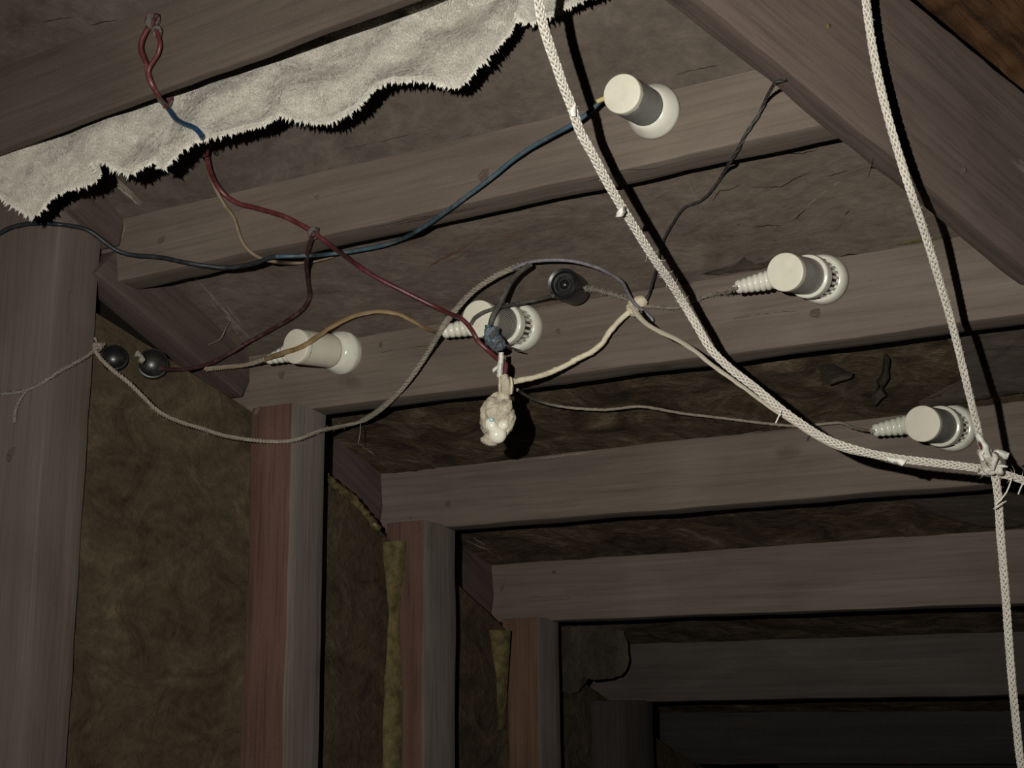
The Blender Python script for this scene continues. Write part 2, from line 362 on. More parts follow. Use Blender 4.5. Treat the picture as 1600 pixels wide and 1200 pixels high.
df = [(2 * k, 2 * k + 1, 2 * k + 3, 2 * k + 2) for k in range(len(deck) - 1)] + [(nd + 2 * k, nd + 2 * k + 2, nd + 2 * k + 3, nd + 2 * k + 1) for k in range(len(deck) - 1)]
ce = mk('ceiling', dv, df, M['dark']); ce['kind'] = 'structure'
PAN = {}
for i in (1, 2, 3, 4, 5, 6):
    PAN[i] = sheet('panel', panel_pts(i, RISE[i]), M['board'] if i == 1 else M['board_lit'] if i == 2 else M['rock'], ce,
                   seg=(110, 16) if i < 3 else (90, 14), amp=0.0025 if i < 3 else 0.007, nfreq=7 if i < 3 else 13, back=ZZ, seed=i * 5.0)
# panel above the top beam
A = BEAM[1]
bl, br = A['TL'] + A['u'] * 0.0, A['TR'] + A['u'] * 0.0
sheet('panel', [bl + V((0, -0.22, 0.12)), br + V((0, -0.22, 0.12)), br + V((0, 0.012, -0.004)), bl + V((0, 0.012, -0.004))], M['board'], ce, seg=(90, 16), amp=0.004, back=ZZ, seed=9)

# ---- left wall: lining panels between the posts
wl = mk('wall_left', [V((XW - .09, y, z)) for y in (0.99, 3.4) for z in (FLOOR, 2.35)] + [V((XW - .12, y, z)) for y in (0.99, 3.4) for z in (FLOOR, 2.35)],
        [(0, 1, 3, 2), (4, 6, 7, 5), (0, 4, 5, 1), (2, 3, 7, 6), (1, 5, 7, 3), (0, 2, 6, 4)], M['dark'], solid=True)
wl['kind'] = 'structure'
XW1 = on_y((158, 372), 1.0).x - 0.011
def wall_sheet(y0, y1, top0, top1, seed):
    xa = XW1 if y0 < 1.0 else XW
    sheet('panel', [V((xa, y0, FLOOR)), V((XW, y1, FLOOR)), V((XW, y1, top1)), V((xa, y0, top0))], M['hessian'], wl, seg=(18, 90), amp=0.008, thick=0.02, nfreq=9, back=V((-1, 0, 0)), seed=seed)
def wall_top(line, y0, y1):
    p, q = on_x(line[0], XW), on_x(line[1], XW)
    f_ = lambda y: p.z + (q.z - p.z) * (y - p.y) / (q.y - p.y)
    return f_(y0), f_(y1)
WB = [0.99, K[2].y - 0.02, K[3].y - 0.02, K[4].y - 0.02, K[5].y - 0.02, 3.3]
WT = [((150, 425), (378, 620)), ((505, 741), (592, 828)), ((706, 905), (767, 962)), ((871, 1040), (960, 1100)), ((1020, 1150), (1100, 1200))]
for k in range(5):
    t0, t1 = wall_top(WT[k], WB[k], WB[k + 1]); wall_sheet(WB[k], WB[k + 1], t0, t1, k * 2.0)
# ---- posts
def build_post(i, label, front_px, top_beam, mats=('side', 'red')):
    """square post: reddish face towards the camera, grey planed face towards the room"""
    k = K[i]; yb = k.y; yf = on_x((front_px, 900), XP).y
    zt = BEAM[top_beam]['BL'].z + 0.02 if top_beam else k.z
    z1 = k.z + 0.004
    c = [V((XW - 0.01, yf, FLOOR)), V((XP, yf, FLOOR)), V((XP, yf, z1)), V((XW - 0.01, yf, z1)), V((XW - 0.01, yb, FLOOR)), V((XP, yb, FLOOR)), V((XP, yb, z1)), V((XW - 0.01, yb, z1))]
    # run the grain upward: length axis first
    cc = [c[1], c[2], c[3], c[0], c[5], c[6], c[7], c[4]]
    o = gridbox('wall_post', cc, M[mats[0]], seg=(60, 4, 4), amp=0.0015, seed=i * 7.7)
    o.data.materials.append(M[mats[1]])
    for p in o.data.polygons:
        nw = MW[o.name].to_3x3() @ p.normal
        if nw.y < -0.6: p.material_index = 1
    tag(o, label, 'post'); return o, yf, yb
# first post: nearer, rises to the top beam
k1 = on_y((158, 372), 1.0); X1 = k1.x
yf1 = on_x((52, 900), X1).y
k1b = 1.0
z1 = on_x((160, 150), X1).z
c = [V((X1, yf1, FLOOR)), V((X1, yf1, z1)), V((X1 - 0.7, yf1, z1)), V((X1 - 0.7, yf1, FLOOR)), V((X1, k1b, FLOOR)), V((X1, k1b, z1)), V((X1 - 0.7, k1b, z1)), V((X1 - 0.7, k1b, FLOOR))]
P1 = gridbox('wall_post', c, M['post'], seg=(70, 4, 6), amp=0.0015, seed=2.2)
tag(P1, 'wide brown wall post at the left edge, crossed by a grey string', 'post')
P2, yf2, yb2 = build_post(2, 'reddish-brown wall post under the left end of the beam with three sockets', 450, 3)
P3, yf3, yb3 = build_post(3, 'wall post with the long yellow foam strip down its left side', 662, 4)
P4, yf4, yb4 = build_post(4, 'brown-orange wall post under the second bare beam, short yellow foam at its top left', 838, 5, ('side', 'rust'))
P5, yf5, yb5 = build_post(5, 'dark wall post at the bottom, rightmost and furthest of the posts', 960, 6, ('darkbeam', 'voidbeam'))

# ---- foam strips beside posts
def foam(pxs, yy, parent, name='foam_strip', gap=0.0):
    """lumpy strip squeezed into the joint, following px quad on the post's front plane"""
    L_, R_ = pxs
    vs, fs = [], []; n = 40
    for k in range(n + 1):
        t = k / n
        def pl(l):
            s = t * (len(l) - 1); q = min(int(s), len(l) - 2); f_ = s - q
            return (l[q][0] + (l[q + 1][0] - l[q][0]) * f_, l[q][1] + (l[q + 1][1] - l[q][1]) * f_)
        a, b = pl(L_), pl(R_)
        ya = min(yy, on_x(a, XW + 0.003).y) - 0.001; A_, B_ = on_y(a, ya), on_y(b, min(yy, ya + 0.012))
        for s in range(7):
            u = s / 6; p = A_.lerp(B_, u); h = math.sin(math.pi * u) ** 0.6 * 0.004 + noise.noise(p * 60) * 0.003 * math.sin(math.pi * u)
            vs.append(p + V((0, -h, 0)) + V((noise.noise(p * 35), 0, 0)) * 0.002)
        vs.append(B_ + V((0, 0.01, 0))); vs.append(A_ + V((0, 0.01, 0)))
    m = 9
    for k in range(n):
        for s in range(m):
            a = k * m + s; b = k * m + (s + 1) % m; fs.append((a, b, b + m, a + m))
    fs.append(tuple(range(m))); fs.append(tuple(range(n * m + m - 1, n * m - 1, -1)))
    return mk(name, vs, fs, M['foam'], parent, None, 50, solid=True)
foam(([(597, 848), (602, 900), (607, 960), (602, 1050), (598, 1120), (598, 1230)], [(628, 845), (625, 900), (623, 960), (623, 1050), (621, 1120), (620, 1230)]), yf3, P3)
foam(([(764, 985), (770, 1020), (775, 1060), (777, 1100), (779, 1140)], [(793, 984), (791, 1020), (789, 1060), (786, 1100), (783, 1140)]), yf4, P4)

# ---- wall plate blocks between post top and next beam
def block(px, bi, at_px, label, mat='plate', rise=0.0):
    X = hit_plane(at_px, BEAM[bi]['o'], BEAM[bi]['n']).x
    p = [on_x(q, X) for q in px]
    back = V((-0.035, 0, 0))
    lo0, lo1, hi1, hi0 = p
    o = gridbox('plate_block', [lo0, lo1, hi1, hi0, lo0 + back, lo1 + back, hi1 + back, hi0 + back], M[mat], seg=(16, 3, 6), amp=0.001)
    tag(o, label, 'wood block'); return o, X
b4, XB4 = block([(505, 741), (592, 828), (608, 738), (505, 640)], 4, (598, 790), 'dark wooden block between the reddish post and the fourth beam, yellow foam below')
b5, XB5 = block([(706, 905), (767, 962), (778, 886), (706, 800)], 5, (770, 920), 'small near-black maroon wooden block beside the top of the post with long yellow foam')
b3, XB3 = block([(150, 425), (378, 620), (409, 560), (225, 350)], 3, (390, 590), 'dark reddish wall plate board above the two black insulators')
b2, XB2 = block([(120, 325), (187, 385), (200, 338), (120, 250)], 2, (194, 360), 'short brown block peeping out right of the wide left post, under the fleece')

def lump_strip(name, path, X, rad, mat, parent, amp=0.4):
    pts = [on_x(q, X) for q in path]
    return tube_mesh(name, pts, rad, mat, parent, sides=8, step=0.003, amp=amp)

# ------------------------------------------------------------------ tubes, ropes
def catmull(pts, step):
    out = []; n = len(pts)
    for i in range(n - 1):
        p0 = pts[max(i - 1, 0)]; p1 = pts[i]; p2 = pts[i + 1]; p3 = pts[min(i + 2, n - 1)]
        m = max(2, int((p2 - p1).length / step))
        for k in range(m):
            t = k / m; t2, t3 = t * t, t * t * t
            out.append(0.5 * ((2 * p1) + (p2 - p0) * t + (2 * p0 - 5 * p1 + 4 * p2 - p3) * t2 + (3 * p1 - p0 - 3 * p2 + p3) * t3))
    out.append(pts[-1].copy()); return out
def frames(pts):
    T = []
    for i in range(len(pts)):
        d = pts[min(i + 1, len(pts) - 1)] - pts[max(i - 1, 0)]
        T.append(nrm(d) if d.length > 1e-9 else V((1, 0, 0)))
    a = CF - T[0] * CF.dot(T[0]); N_ = [nrm(a)]
    for i in range(1, len(pts)):
        a = N_[-1] - T[i] * N_[-1].dot(T[i]); N_.append(nrm(a))
    return T, N_
def tube_geo(pts, rad, sides=8, flat=1.0, amp=0.0, seed=0.0, freq=120, cap=True, tap=True):
    T, N_ = frames(pts); vs, fs = [], []; n = len(pts)
    for i, p in enumerate(pts):
        B = T[i].cross(N_[i]); r = rad(i / (n - 1)) if callable(rad) else rad
        for s in range(sides):
            a = 2 * math.pi * s / sides
            rr = r * (1 + amp * noise.noise(p * freq + V((a * 2, seed, 0))))
            vs.append(p + N_[i] * (math.cos(a) * rr * flat) + B * (math.sin(a) * rr))
    for i in range(n - 1):
        for s in range(sides):
            a = i * sides + s; b = i * sides + (s + 1) % sides; fs.append((a, b, b + sides, a + sides))
    if cap: fs.append(tuple(range(sides - 1, -1, -1))); fs.append(tuple(range((n - 1) * sides, n * sides)))
    return vs, fs
def tube_mesh(name, ctrl, rad, mat, parent=None, sides=8, step=0.004, flat=1.0, amp=0.12, seed=0.0, freq=120):
    pts = catmull(ctrl, step)
    vs, fs = tube_geo(pts, rad, sides, flat, amp, seed, freq)
    return mk(name, vs, fs, mat, parent, Matrix.Translation(ctrl[0]), 60, solid=False)
def join(geos):
    vs, fs = [], []
    for v, f in geos:
        o = len(vs); vs += v; fs += [tuple(i + o for i in q) for q in f]
    return vs, fs
lump_strip('foam_strip', [(508, 745), (530, 762), (552, 780), (572, 803), (590, 826)], XW + 0.002, 0.0048, M['foam'], b4, 0.9)
lump_strip('dust_fibre', [(575, 806), (583, 816), (592, 828)], XW + 0.004, 0.0018, M['fluff'], b4, 0.9)

# ------------------------------------------------------------------ big diagonal rafter, rough wood behind it
BVH = None
def rebuild():
    global BVH
    vs, fs = join(SURF); BVH = BVHTree.FromPolygons(vs, fs)
def surf(x, y, default=1.6):
    h = BVH.ray_cast(CAM, nrm(ray(x, y)))
    if h[0] is None: return default
    return (h[0] - CAM).dot(CF)
rebuild()
dA = surf(1335, 170) - 0.036; dB = surf(1600, 425) - 0.04
def dl(x): return 1 / (1 / dA + (1 / dB - 1 / dA) * (x - 1335) / (1600 - 1335))
ra, rb = P(1020, -62, dl(1020)), P(1800, 583, dl(1800))
rc, rdd = P(1800, 320, dl(1800) - 0.02), P(1300, -110, dl(1300) - 0.02)
rn = nrm((rb - ra).cross(rc - ra)); rn = rn if rn.dot(CF) > 0 else -rn
low = P(1700, 437, dl(1700) - 0.012); lowl = P(1020, -100, dl(1020) - 0.012)
th = 0.028
RAF = gridbox('hip_rafter', [ra, rb, rc, rdd, ra + rn * th, rb + rn * th, rc + rn * th, rdd + rn * th], M['rafter'], seg=(60, 3, 10), amp=0.002, seed=4)
tag(RAF, 'wide reddish-brown rafter running diagonally across the top right corner', 'beam')
rw = [P(1385, -60, dl(1500) + 0.10), P(1700, 250, dl(1700) + 0.12), P(1760, -20, dl(1700) + 0.02), P(1500, -200, dl(1500) + 0.02)]
RW = gridbox('rough_board', rw + [q + rn * 0.03 for q in rw], M['orange'], seg=(50, 2, 24), amp=0.012, seed=6, surf=False)
tag(RW, 'rough orange-brown board in the top right corner behind the diagonal rafter', 'board')
# a thin second lamina along the rafter's lower edge near the right
l1 = [P(1438, 300, dl(1438) - 0.004), P(1700, 510, dl(1700) - 0.004), P(1700, 440, dl(1700) - 0.016), P(1436, 262, dl(1438) - 0.010)]
rebuild()

# right-hand lining pieces (plain brown board in the ends of the bays)
def patch(name, poly, gap, mat, label=None, cat=None, parent=None, thick=0.004, curl=0.0, back=0.02):
    """a piece of board / peeling paper lying against the surface behind it"""
    n = len(poly); cx = sum(p[0] for p in poly) / n; cy = sum(p[1] for p in poly) / n
    rings = [0.0, 0.45, 0.8, 1.0]; vs = []; ds = {}
    A = [[0.0] * 3 for _ in range(3)]; B_ = [0.0] * 3
    smp = [(cx + (p[0] - cx) * k, cy + (p[1] - cy) * k) for p in poly for k in (0.3, 0.6, 0.85)]
    for (x, y) in smp:
        q = (1, (x - cx) / 100, (y - cy) / 100); w_ = 1 / surf(x, y)
        for i in range(3):
            B_[i] += q[i] * w_
            for j in range(3): A[i][j] += q[i] * q[j]
    co = Matrix(A).inverted() @ V(B_)
    pdepth = lambda x, y: 1 / (co[0] + co[1] * (x - cx) / 100 + co[2] * (y - cy) / 100)
    sh = min(surf(x, y) - pdepth(x, y) for x, y in smp)
    def pt(x, y, extra=0.0): return P(x, y, pdepth(x, y) + sh - gap + extra)
    dense = []
    for i in range(n):
        a, b = poly[i], poly[(i + 1) % n]
        m = max(1, int(math.dist(a, b) / 6))
        for k in range(m):
            t = k / m; jx = noise.noise(V((a[0] + k * 9.1, a[1], 0.3)) * 0.21) * 2.2; jy = noise.noise(V((a[0] + k * 7.1, a[1], 5.3)) * 0.21) * 2.2
            dense.append((a[0] + (b[0] - a[0]) * t + jx, a[1] + (b[1] - a[1]) * t + jy))
    N_ = len(dense); top = [pt(cx, cy)]
    for r in rings[1:]:
        for (x, y) in dense:
            px, py = cx + (x - cx) * r, cy + (y - cy) * r
            top.append(pt(px, py, 0.0 - curl * (r ** 3) + noise.noise(V((px, py, 0)) * 0.05) * 0.0025))
    m = len(top); bot = [v + CF * thick for v in top]; fs = []
    for i in range(N_): fs.append((0, 1 + i, 1 + (i + 1) % N_))
    for r in range(len(rings) - 2):
        for i in range(N_):
            a = 1 + r * N_ + i; b = 1 + r * N_ + (i + 1) % N_; fs.append((a, a + N_, b + N_, b))
    fs += [tuple(m + i for i in reversed(q)) for q in fs]
    o0 = 1 + (len(rings) - 2) * N_
    for i in range(N_): fs.append((o0 + i, m + o0 + i, m + o0 + (i + 1) % N_, o0 + (i + 1) % N_))
    o = mk(name, top + bot, fs, mat, parent, None, 40, solid=True)
    if label: tag(o, label, cat)
    return o
patch('peeling_paper', [(874, 979), (966, 976), (974, 984), (980, 1003), (983, 1030), (980, 1045), (970, 1056), (948, 1061), (925, 1062), (912, 1058), (903, 1080), (892, 1086), (874, 1076)], 0.004, M['flake'],
      'large curled brown sheet peeling over the left end of the dark low beam', 'peeling sheet', curl=0.01)
patch('peeling_paper', [(1281, 571), (1300, 568), (1316, 576), (1333, 583), (1330, 590), (1312, 596), (1296, 602), (1284, 592)], 0.02, M['flake'],
      'small triangular brown flake hanging below the beam with three sockets', 'peeling sheet', curl=0.012)
patch('peeling_paper', [(1383, 552), (1390, 560), (1388, 590), (1378, 608), (1384, 618), (1366, 634), (1362, 620), (1372, 608), (1370, 594), (1380, 580)], 0.015, M['flake'],
      'narrow torn brown flake above the lower right white socket', 'peeling sheet', curl=0.01)
patch('peeling_paper', [(1098, 428), (1120, 420), (1148, 414), (1163, 402), (1180, 412), (1192, 415), (1204, 407), (1210, 414), (1190, 420), (1150, 425), (1120, 430)], 0.003, M['flake'],
      'dark torn strip along the top edge of the middle beam, above the right-hand ribbed entry', 'peeling sheet')
patch('lining_board', [(1476, 522), (1640, 503), (1640, 606), (1442, 640), (1436, 628), (1500, 612), (1516, 580)], 0.01, M['board'],
      'plain brown lining piece at the right, behind the lower right white socket', 'board')
patch('lining_board', [(1412, 781), (1640, 764), (1640, 818), (1560, 826), (1500, 817), (1452, 800)], 0.012, M['board'],
      'pale brown tapering board piece under the fourth beam, left of the vertical rope', 'board')
rebuild()

# ------------------------------------------------------------------ white sockets
def lathe(prof, fr, sides=48, amp=0.0):
    """prof: list of (r, h) along the local z axis"""
    vs, fs = [], []
    for (r, h) in prof:
        for s in range(sides):
            a = 2 * math.pi * s / sides; vs.append(fr @ V((r * math.cos(a), r * math.sin(a), h)))
    for i in range(len(prof) - 1):
        for s in range(sides):
            a = i * sides + s; b = i * sides + (s + 1) % sides; fs.append((a, b, b + sides, a + sides))
    fs.append(tuple(range(sides - 1, -1, -1))); fs.append(tuple(range((len(prof) - 1) * sides, len(prof) * sides)))
    return vs, fs
SURF2 = []
def lathe_obj(name, prof, fr, mat, parent, sides=48, sm=35):
    v, f = lathe(prof, fr, sides); SURF2.append((v, f)); return mk(name, v, f, mat, parent, fr, sm)
def axis_frame(o, z):
    x = nrm(CU.cross(z)); y = z.cross(x); return frame_of(o, x, y, z)
def rounded(r, h0, h1, e=0.0015, n=4):
    """cylinder profile with a rounded front rim"""
    p = [(r, h0), (r, h1 - e)]
    for k in range(1, n + 1):
        a = math.pi / 2 * k / n; p.append((r - e + e * math.cos(a), h1 - e + e * math.sin(a)))
    return p
def socket(base_px, cap_px, theta, rb_px, rc_px, kind, label, sleeve=None):
    d0 = surf(*base_px) - 0.004
    off = math.dist(base_px, cap_px); dd = off * d0 / F / math.tan(math.radians(theta))
    # exact: choose the cap depth so that the axis tilts by theta to the line of sight
    O = P(*base_px, d0); C_ = P(*cap_px, d0 - dd)
    z = nrm(C_ - O); L_ = (C_ - O).length; fr = axis_frame(O, z)
    rb_ = rb_px * d0 / F; rc_ = rc_px * (d0 - dd) / F
    root = empty('lamp_socket', O); tag(root, label, 'lamp socket', 'white porcelain lamp sockets on the beams')
    if kind == 'plain':
        rn_ = rc_ * 0.80
        prof = [(rb_ * 0.9, -0.006), (rb_ * 0.98, 0.0), (rb_, 0.004)]
        for k in range(1, 13):
            t = k / 12; prof.append((rb_ - (rb_ - rn_ * 1.08) * (t ** 1.15), 0.004 + 0.0135 * math.sin(t * math.pi / 2)))
        prof += [(rn_ * 1.02, 0.0165), (rn_ * 0.7, 0.0165)]
        lathe_obj('flared_base', prof, fr, M['white'], root)
        lathe_obj('neck', [(rn_, 0.012), (rn_, L_ * 0.42)], fr, M['greybody'] if kind == 'plain' and sleeve is None else M['cap'], root)
    else:
        prof = [(rb_ * 0.9, -0.006), (rb_ * 0.985, 0.0), (rb_, 0.004)]
        for k in range(1, 11):
            t = k / 10; prof.append((rb_ - rb_ * 0.19 * (1 - math.cos(t * math.pi / 2)), 0.004 + 0.010 * math.sin(t * math.pi / 2)))
        prof += [(rb_ * 0.79, 0.0135), (rb_ * 0.77, 0.009), (rb_ * 0.3, 0.009)]
        lathe_obj('flared_base', prof, fr, M['white'], root)
        rs = rb_ * 0.74
        lathe_obj('slot_core', [(rs * 0.86, 0.008), (rs * 0.86, L_ * 0.37)], fr, M['hole'], root, 32)
        for k in range(20):                          # the upright fins between collar and base
            a = 2 * math.pi * k / 20; c_, s_ = math.cos(a), math.sin(a)
            f2 = fr @ Matrix.Rotation(a, 4, 'Z')
            vs = [f2 @ V((x * rs, y * rs, h)) for h in (0.009, L_ * 0.36) for x, y in ((0.80, -0.075), (1.0, -0.075), (1.0, 0.075), (0.80, 0.075))]
            mk('fin', vs, [(0, 1, 2, 3), (7, 6, 5, 4), (0, 4, 5, 1), (1, 5, 6, 2), (2, 6, 7, 3), (3, 7, 4, 0)], M['white'], root, f2, solid=True)
        h0 = L_ * 0.34; rc2 = rc_ * 1.17
        lathe_obj('collar', [(rc2 * 0.8, h0), (rc2, h0 + 0.0008)] + rounded(rc2, h0 + 0.001, h0 + L_ * 0.12, 0.0018)[1:] + [(rc2 * 0.86, h0 + L_ * 0.125)], fr, M['white'], root)
    lo_ = L_ * 0.44; bm_ = {'plain': M['darkbody'], 'cream': M['cap'], 'grey': M['greybody'], 'dark': M['darkbody'], 'mesh': M['greybody']}
    bmat = M['cap'] if sleeve == 'cream' else (bm_['dark'] if sleeve in (None, 'dark') else bm_['grey'])
    rbody = rc_ * (1.0 if kind == 'plain' else 0.985)
    if kind == 'plain': lo_ = L_ * 0.30
    lathe_obj('body', [(rbody * 0.86, lo_), (rbody, lo_ + 0.0006), (rbody, L_ - 0.006)], fr, bmat, root)
    if sleeve == 'mesh':                             # perforations: little dark pits around the sleeve
        geos = []
        for a_i in range(56):
            for h_i in range(13):
                a = 2 * math.pi * (a_i + 0.5 * (h_i % 2)) / 56; h = lo_ + 0.006 + h_i * (L_ - lo_ - 0.016) / 13
                f2 = fr @ Matrix.Rotation(a, 4, 'Z') @ Matrix.Translation((rbody, 0, h))
                w2 = rbody * 0.032
                vs = [f2 @ V((x, y * w2, z_ * w2 * 1.1)) for x in (-0.0006, 0.00012) for y, z_ in ((-1, -1), (1, -1), (1, 1), (-1, 1))]
                geos.append((vs, [(4, 5, 6, 7), (0, 3, 2, 1), (0, 1, 5, 4), (1, 2, 6, 5), (2, 3, 7, 6), (3, 0, 4, 7)]))
        v, f = join(geos); q = mk('perforation', v, f, M['hole'], root, fr); q['kind'] = 'stuff'
    c = lathe_obj('end_cap', rounded(rc_, L_ - 0.0075, L_, 0.0013), fr, M['cap'], root); c['label'] = 'cream round end cap'
    return root, fr, L_, d0, dd
def ribbed(root, a_px, b_px, da, db, ra_px, rb_px, n):
    """ribbed conical porcelain cable entry, from its narrow cable end a to the wide end b"""
    A_, B_ = P(*a_px, da), P(*b_px, db); z = nrm(B_ - A_); L_ = (B_ - A_).length; fr = axis_frame(A_, z)
    r0, r1 = ra_px * da / F, rb_px * db / F; prof = [(r0 * 0.35, -0.003), (r0 * 0.42, 0.0)]
    m = n * 8
    for k in range(m + 1):
        t = k / m; r = r0 + (r1 - r0) * min(1, t * 1.7); prof.append((r * (0.84 + 0.16 * abs(math.sin(math.pi * n * t)) ** 0.8), t * L_))
    prof.append((r1 * 0.5, L_))
    lathe_obj('ribbed_entry', prof, fr, M['white'], root, 32, 60)
    geos = []
s1, *q1 = socket((1022, 175), (971, 146), 27, 43.5, 31.5, 'plain', 'white lamp socket on the top beam, dark grey sleeve and blue cable')
s5, f5, L5, d5, dd5 = socket((536, 551), (461, 541), 42, 35.5, 27.5, 'plain', 'plain all-cream lamp socket at the left end of the middle beam', 'cream')
s2, f2_, L2, d2, dd2 = socket((814, 512), (747, 498), 30, 38.5, 29.5, 'ring', 'white lamp socket with perforated sleeve, half hidden behind tangled wires', 'mesh')
s3, f3, L3, d3, dd3 = socket((1288, 437), (1226, 425), 25, 39.5, 30.5, 'ring', 'white slotted lamp socket at the right of the middle beam', 'grey')
s4, f4, L4, d4, dd4 = socket((1490, 669), (1440.5, 662), 22, 37, 28.5, 'ring', 'white lamp socket at far right on the fourth beam, beside the rope knot', 'dark')
ribbed(s5, (417, 563), (468, 546), d5 - 0.018, d5 - 0.03, 7, 14, 6)
ribbed(s2, (692, 519), (757, 506), d2 - 0.02, d2 - 0.03, 10, 15, 7)
ribbed(s3, (1150, 449), (1222, 433), d3 - 0.025, d3 - 0.04, 10.5, 16, 8)
ribbed(s4, (1364, 673), (1438, 660), d4 - 0.025, d4 - 0.04, 10, 15.5, 8)
fer = tube_mesh('ferrule', [P(932, 159, q1[2] - 0.02), P(948, 152, q1[2] - 0.02)], 0.0022, M['brass'], s1, amp=0.1)

# ------------------------------------------------------------------ black insulators
def black_ball(px, r_px, label, lift=0.014, dirv=None, glassy=False):
    d0 = surf(*px); r = r_px * d0 / F
    O = P(*px, d0 - 0.002); z = nrm(dirv or (CAM - O)); fr = axis_frame(O, z)
    root = empty('black_insulator', O); tag(root, label, 'insulator', 'black round insulators')
    lathe_obj('flange', [(r * 0.98, -0.004), (r * 1.04, 0.001), (r * 0.98, 0.005), (r * 0.8, 0.0055)], fr, M['black'], root)
    prof = [(r * 0.93, 0.002)]
    for k in range(1, 11):
        a = math.pi / 2 * k / 10; prof.append((max(0.0004, r * 0.93 * math.cos(a)), 0.002 + r * 0.72 * math.sin(a)))
    lathe_obj('dome', prof, fr, M['black'], root)
    return root
bb1 = black_ball((178, 560), 21, 'black domed insulator nearest the wide left post, behind the string knot', dirv=V((0.8, -0.7, 0.1)))
bb2 = black_ball((238, 569), 24, 'black domed insulator where the dark red wire ends', dirv=V((0.75, -0.7, 0.0)))
vs, fs = tube_geo(catmull([P(214, 552, surf(214, 552) - .02), P(222, 558, surf(222, 558) - .028), P(219, 566, surf(219, 566) - .028)], 0.001), 0.003, 7, amp=0.6, freq=300)
mk('cobweb_clump', vs, fs, M['fluff'], bb2, None, 60)
# the black socket between the sockets of the middle beam
d0 = surf(900, 450); O = P(899, 453, d0 - 0.002); C_ = P(879.5, 443.5, d0 - 0.040); z = nrm(C_ - O); L_ = (C_ - O).length
fr = axis_frame(O, z); r0 = 25.5 * (d0 - 0.045) / F
bs = empty('black_socket', O); tag(bs, 'black round socket with recessed rings, above the middle beam beside the frayed cord', 'lamp socket')
lathe_obj('housing', [(r0 * 0.8, -0.006), (r0 * 0.98, 0.0), (r0 * 0.98, L_ * 0.7), (r0, L_ - 0.003), (r0 * 0.97, L_), (r0 * 0.8, L_ - 0.001), (r0 * 0.74, L_ - 0.007), (r0 * 0.3, L_ - 0.008)], fr, M['black'], bs)
for k, rr in enumerate((0.62, 0.42)):
    lathe_obj('inner_ring', [(r0 * rr, L_ - 0.008), (r0 * rr, L_ - 0.004 - k * 0.001), (r0 * (rr - 0.12), L_ - 0.004 - k * 0.001), (r0 * (rr - 0.14), L_ - 0.008)], fr, M['black'], bs, 32)
lathe_obj('contact', [(r0 * 0.2, L_ - 0.009), (r0 * 0.17, L_ - 0.003), (r0 * 0.05, L_ - 0.002)], fr, M['black'], bs, 20)

# ------------------------------------------------------------------ ivory fleece hanging below the topmost beam
FB = [(-60, 270), (-30, 288), (0, 301), (12, 310), (25, 320), (45, 332), (55, 334), (65, 320), (80, 304), (100, 295), (130, 287), (150, 278), (154, 264), (146, 252), (150, 246), (160, 247), (175, 257), (190, 265), (203, 269), (215, 260), (232, 252), (246, 246), (253, 262), (262, 250), (280, 233), (306, 216), (328, 212), (359, 205), (384, 198), (410, 193), (437, 176), (462, 183), (485, 188), (503, 189), (520, 186), (533, 179), (556, 166), (570, 150), (588, 132), (612, 123), (635, 123), (660, 122), (687, 126), (706, 133), (720, 131), (731, 116), (750, 97), (764, 82), (777, 68), (790, 52), (801, 36), (808, 18), (815, 26), (826, 33), (838, 28), (850, 22), (869, 20), (880, 9), (900, 1), (930, -12), (960, -26)]
d1l = 1 / hit_plane((0, 244), BEAM[1]['o'], BEAM[1]['n']).__sub__(CAM).dot(CF); d1r = 1 / (hit_plane((640, 8), BEAM[1]['o'], BEAM[1]['n']) - CAM).dot(CF)
def b1depth(x): return 1 / (d1l + (d1r - d1l) * x / 640)
def interp(tab, x):
    for (a, ya), (b, yb) in zip(tab, tab[1:]):
        if a <= x <= b: return ya + (yb - ya) * (x - a) / (b - a)
    return tab[-1][1] if x > tab[-1][0] else tab[0][1]
def fleece_pt(s, v, extra=0.0):
    """s along the strip (index into FB), v 0 top .. 1 lower edge"""
    i = min(int(s), len(FB) - 2); f_ = s - i
    bx = FB[i][0] + (FB[i + 1][0] - FB[i][0]) * f_; by = FB[i][1] + (FB[i + 1][1] - FB[i][1]) * f_
    sx = -60 + 1020 * (s / (len(FB) - 1)); sx = sx * 0.35 + bx * 0.65
    tx = sx + 12; ty = 245 - 0.3703 * tx - 16
    x = tx + (bx - tx) * v; y = ty + (by - ty) * v
    gap = interp([(-60, 0.025), (0, 0.035), (200, 0.080), (420, 0.120), (640, 0.150), (960, 0.155)], x)
    d = b1depth(x) + gap
    # hangs a little towards the camera at the left, folds run obliquely
    d -= (0.050 + 0.040 * min(1, max(0, (x - 60) / 300))) * v
    q = V((x * 0.012 + v * 1.2, y * 0.02, 0.7))
    d += 0.012 * noise.noise(q) + 0.006 * math.sin(x * 0.045 + y * 0.05 + 3 * noise.noise(V((x * .01, y * .01, 4)))) + 0.0025 * noise.noise(V((x * .06, y * .06, 2)))
    yy = max(y, 250 - 0.3703 * x + 3)
    d = min(d, surf(x, yy) - 0.012)
    return x, y, d - extra
top, W_ = [], 0
NS, NV = 520, 30
for j in range(NV + 1):
    for i in range(NS + 1):
        x, y, d = fleece_pt(i / NS * (len(FB) - 1), j / NV)
        top.append(P(x, y, d + 0.0012 * noise.noise(V((x * .35, y * .35, 0)))))
m = len(top); W_ = NS + 1
vs = top + [v + CF * 0.004 for v in top]; fs = []
for j in range(NV):
    for i in range(NS):
        a = j * W_ + i; fs.append((a, a + 1, a + W_ + 1, a + W_)); fs.append((m + a, m + a + W_, m + a + W_ + 1, m + a + 1))
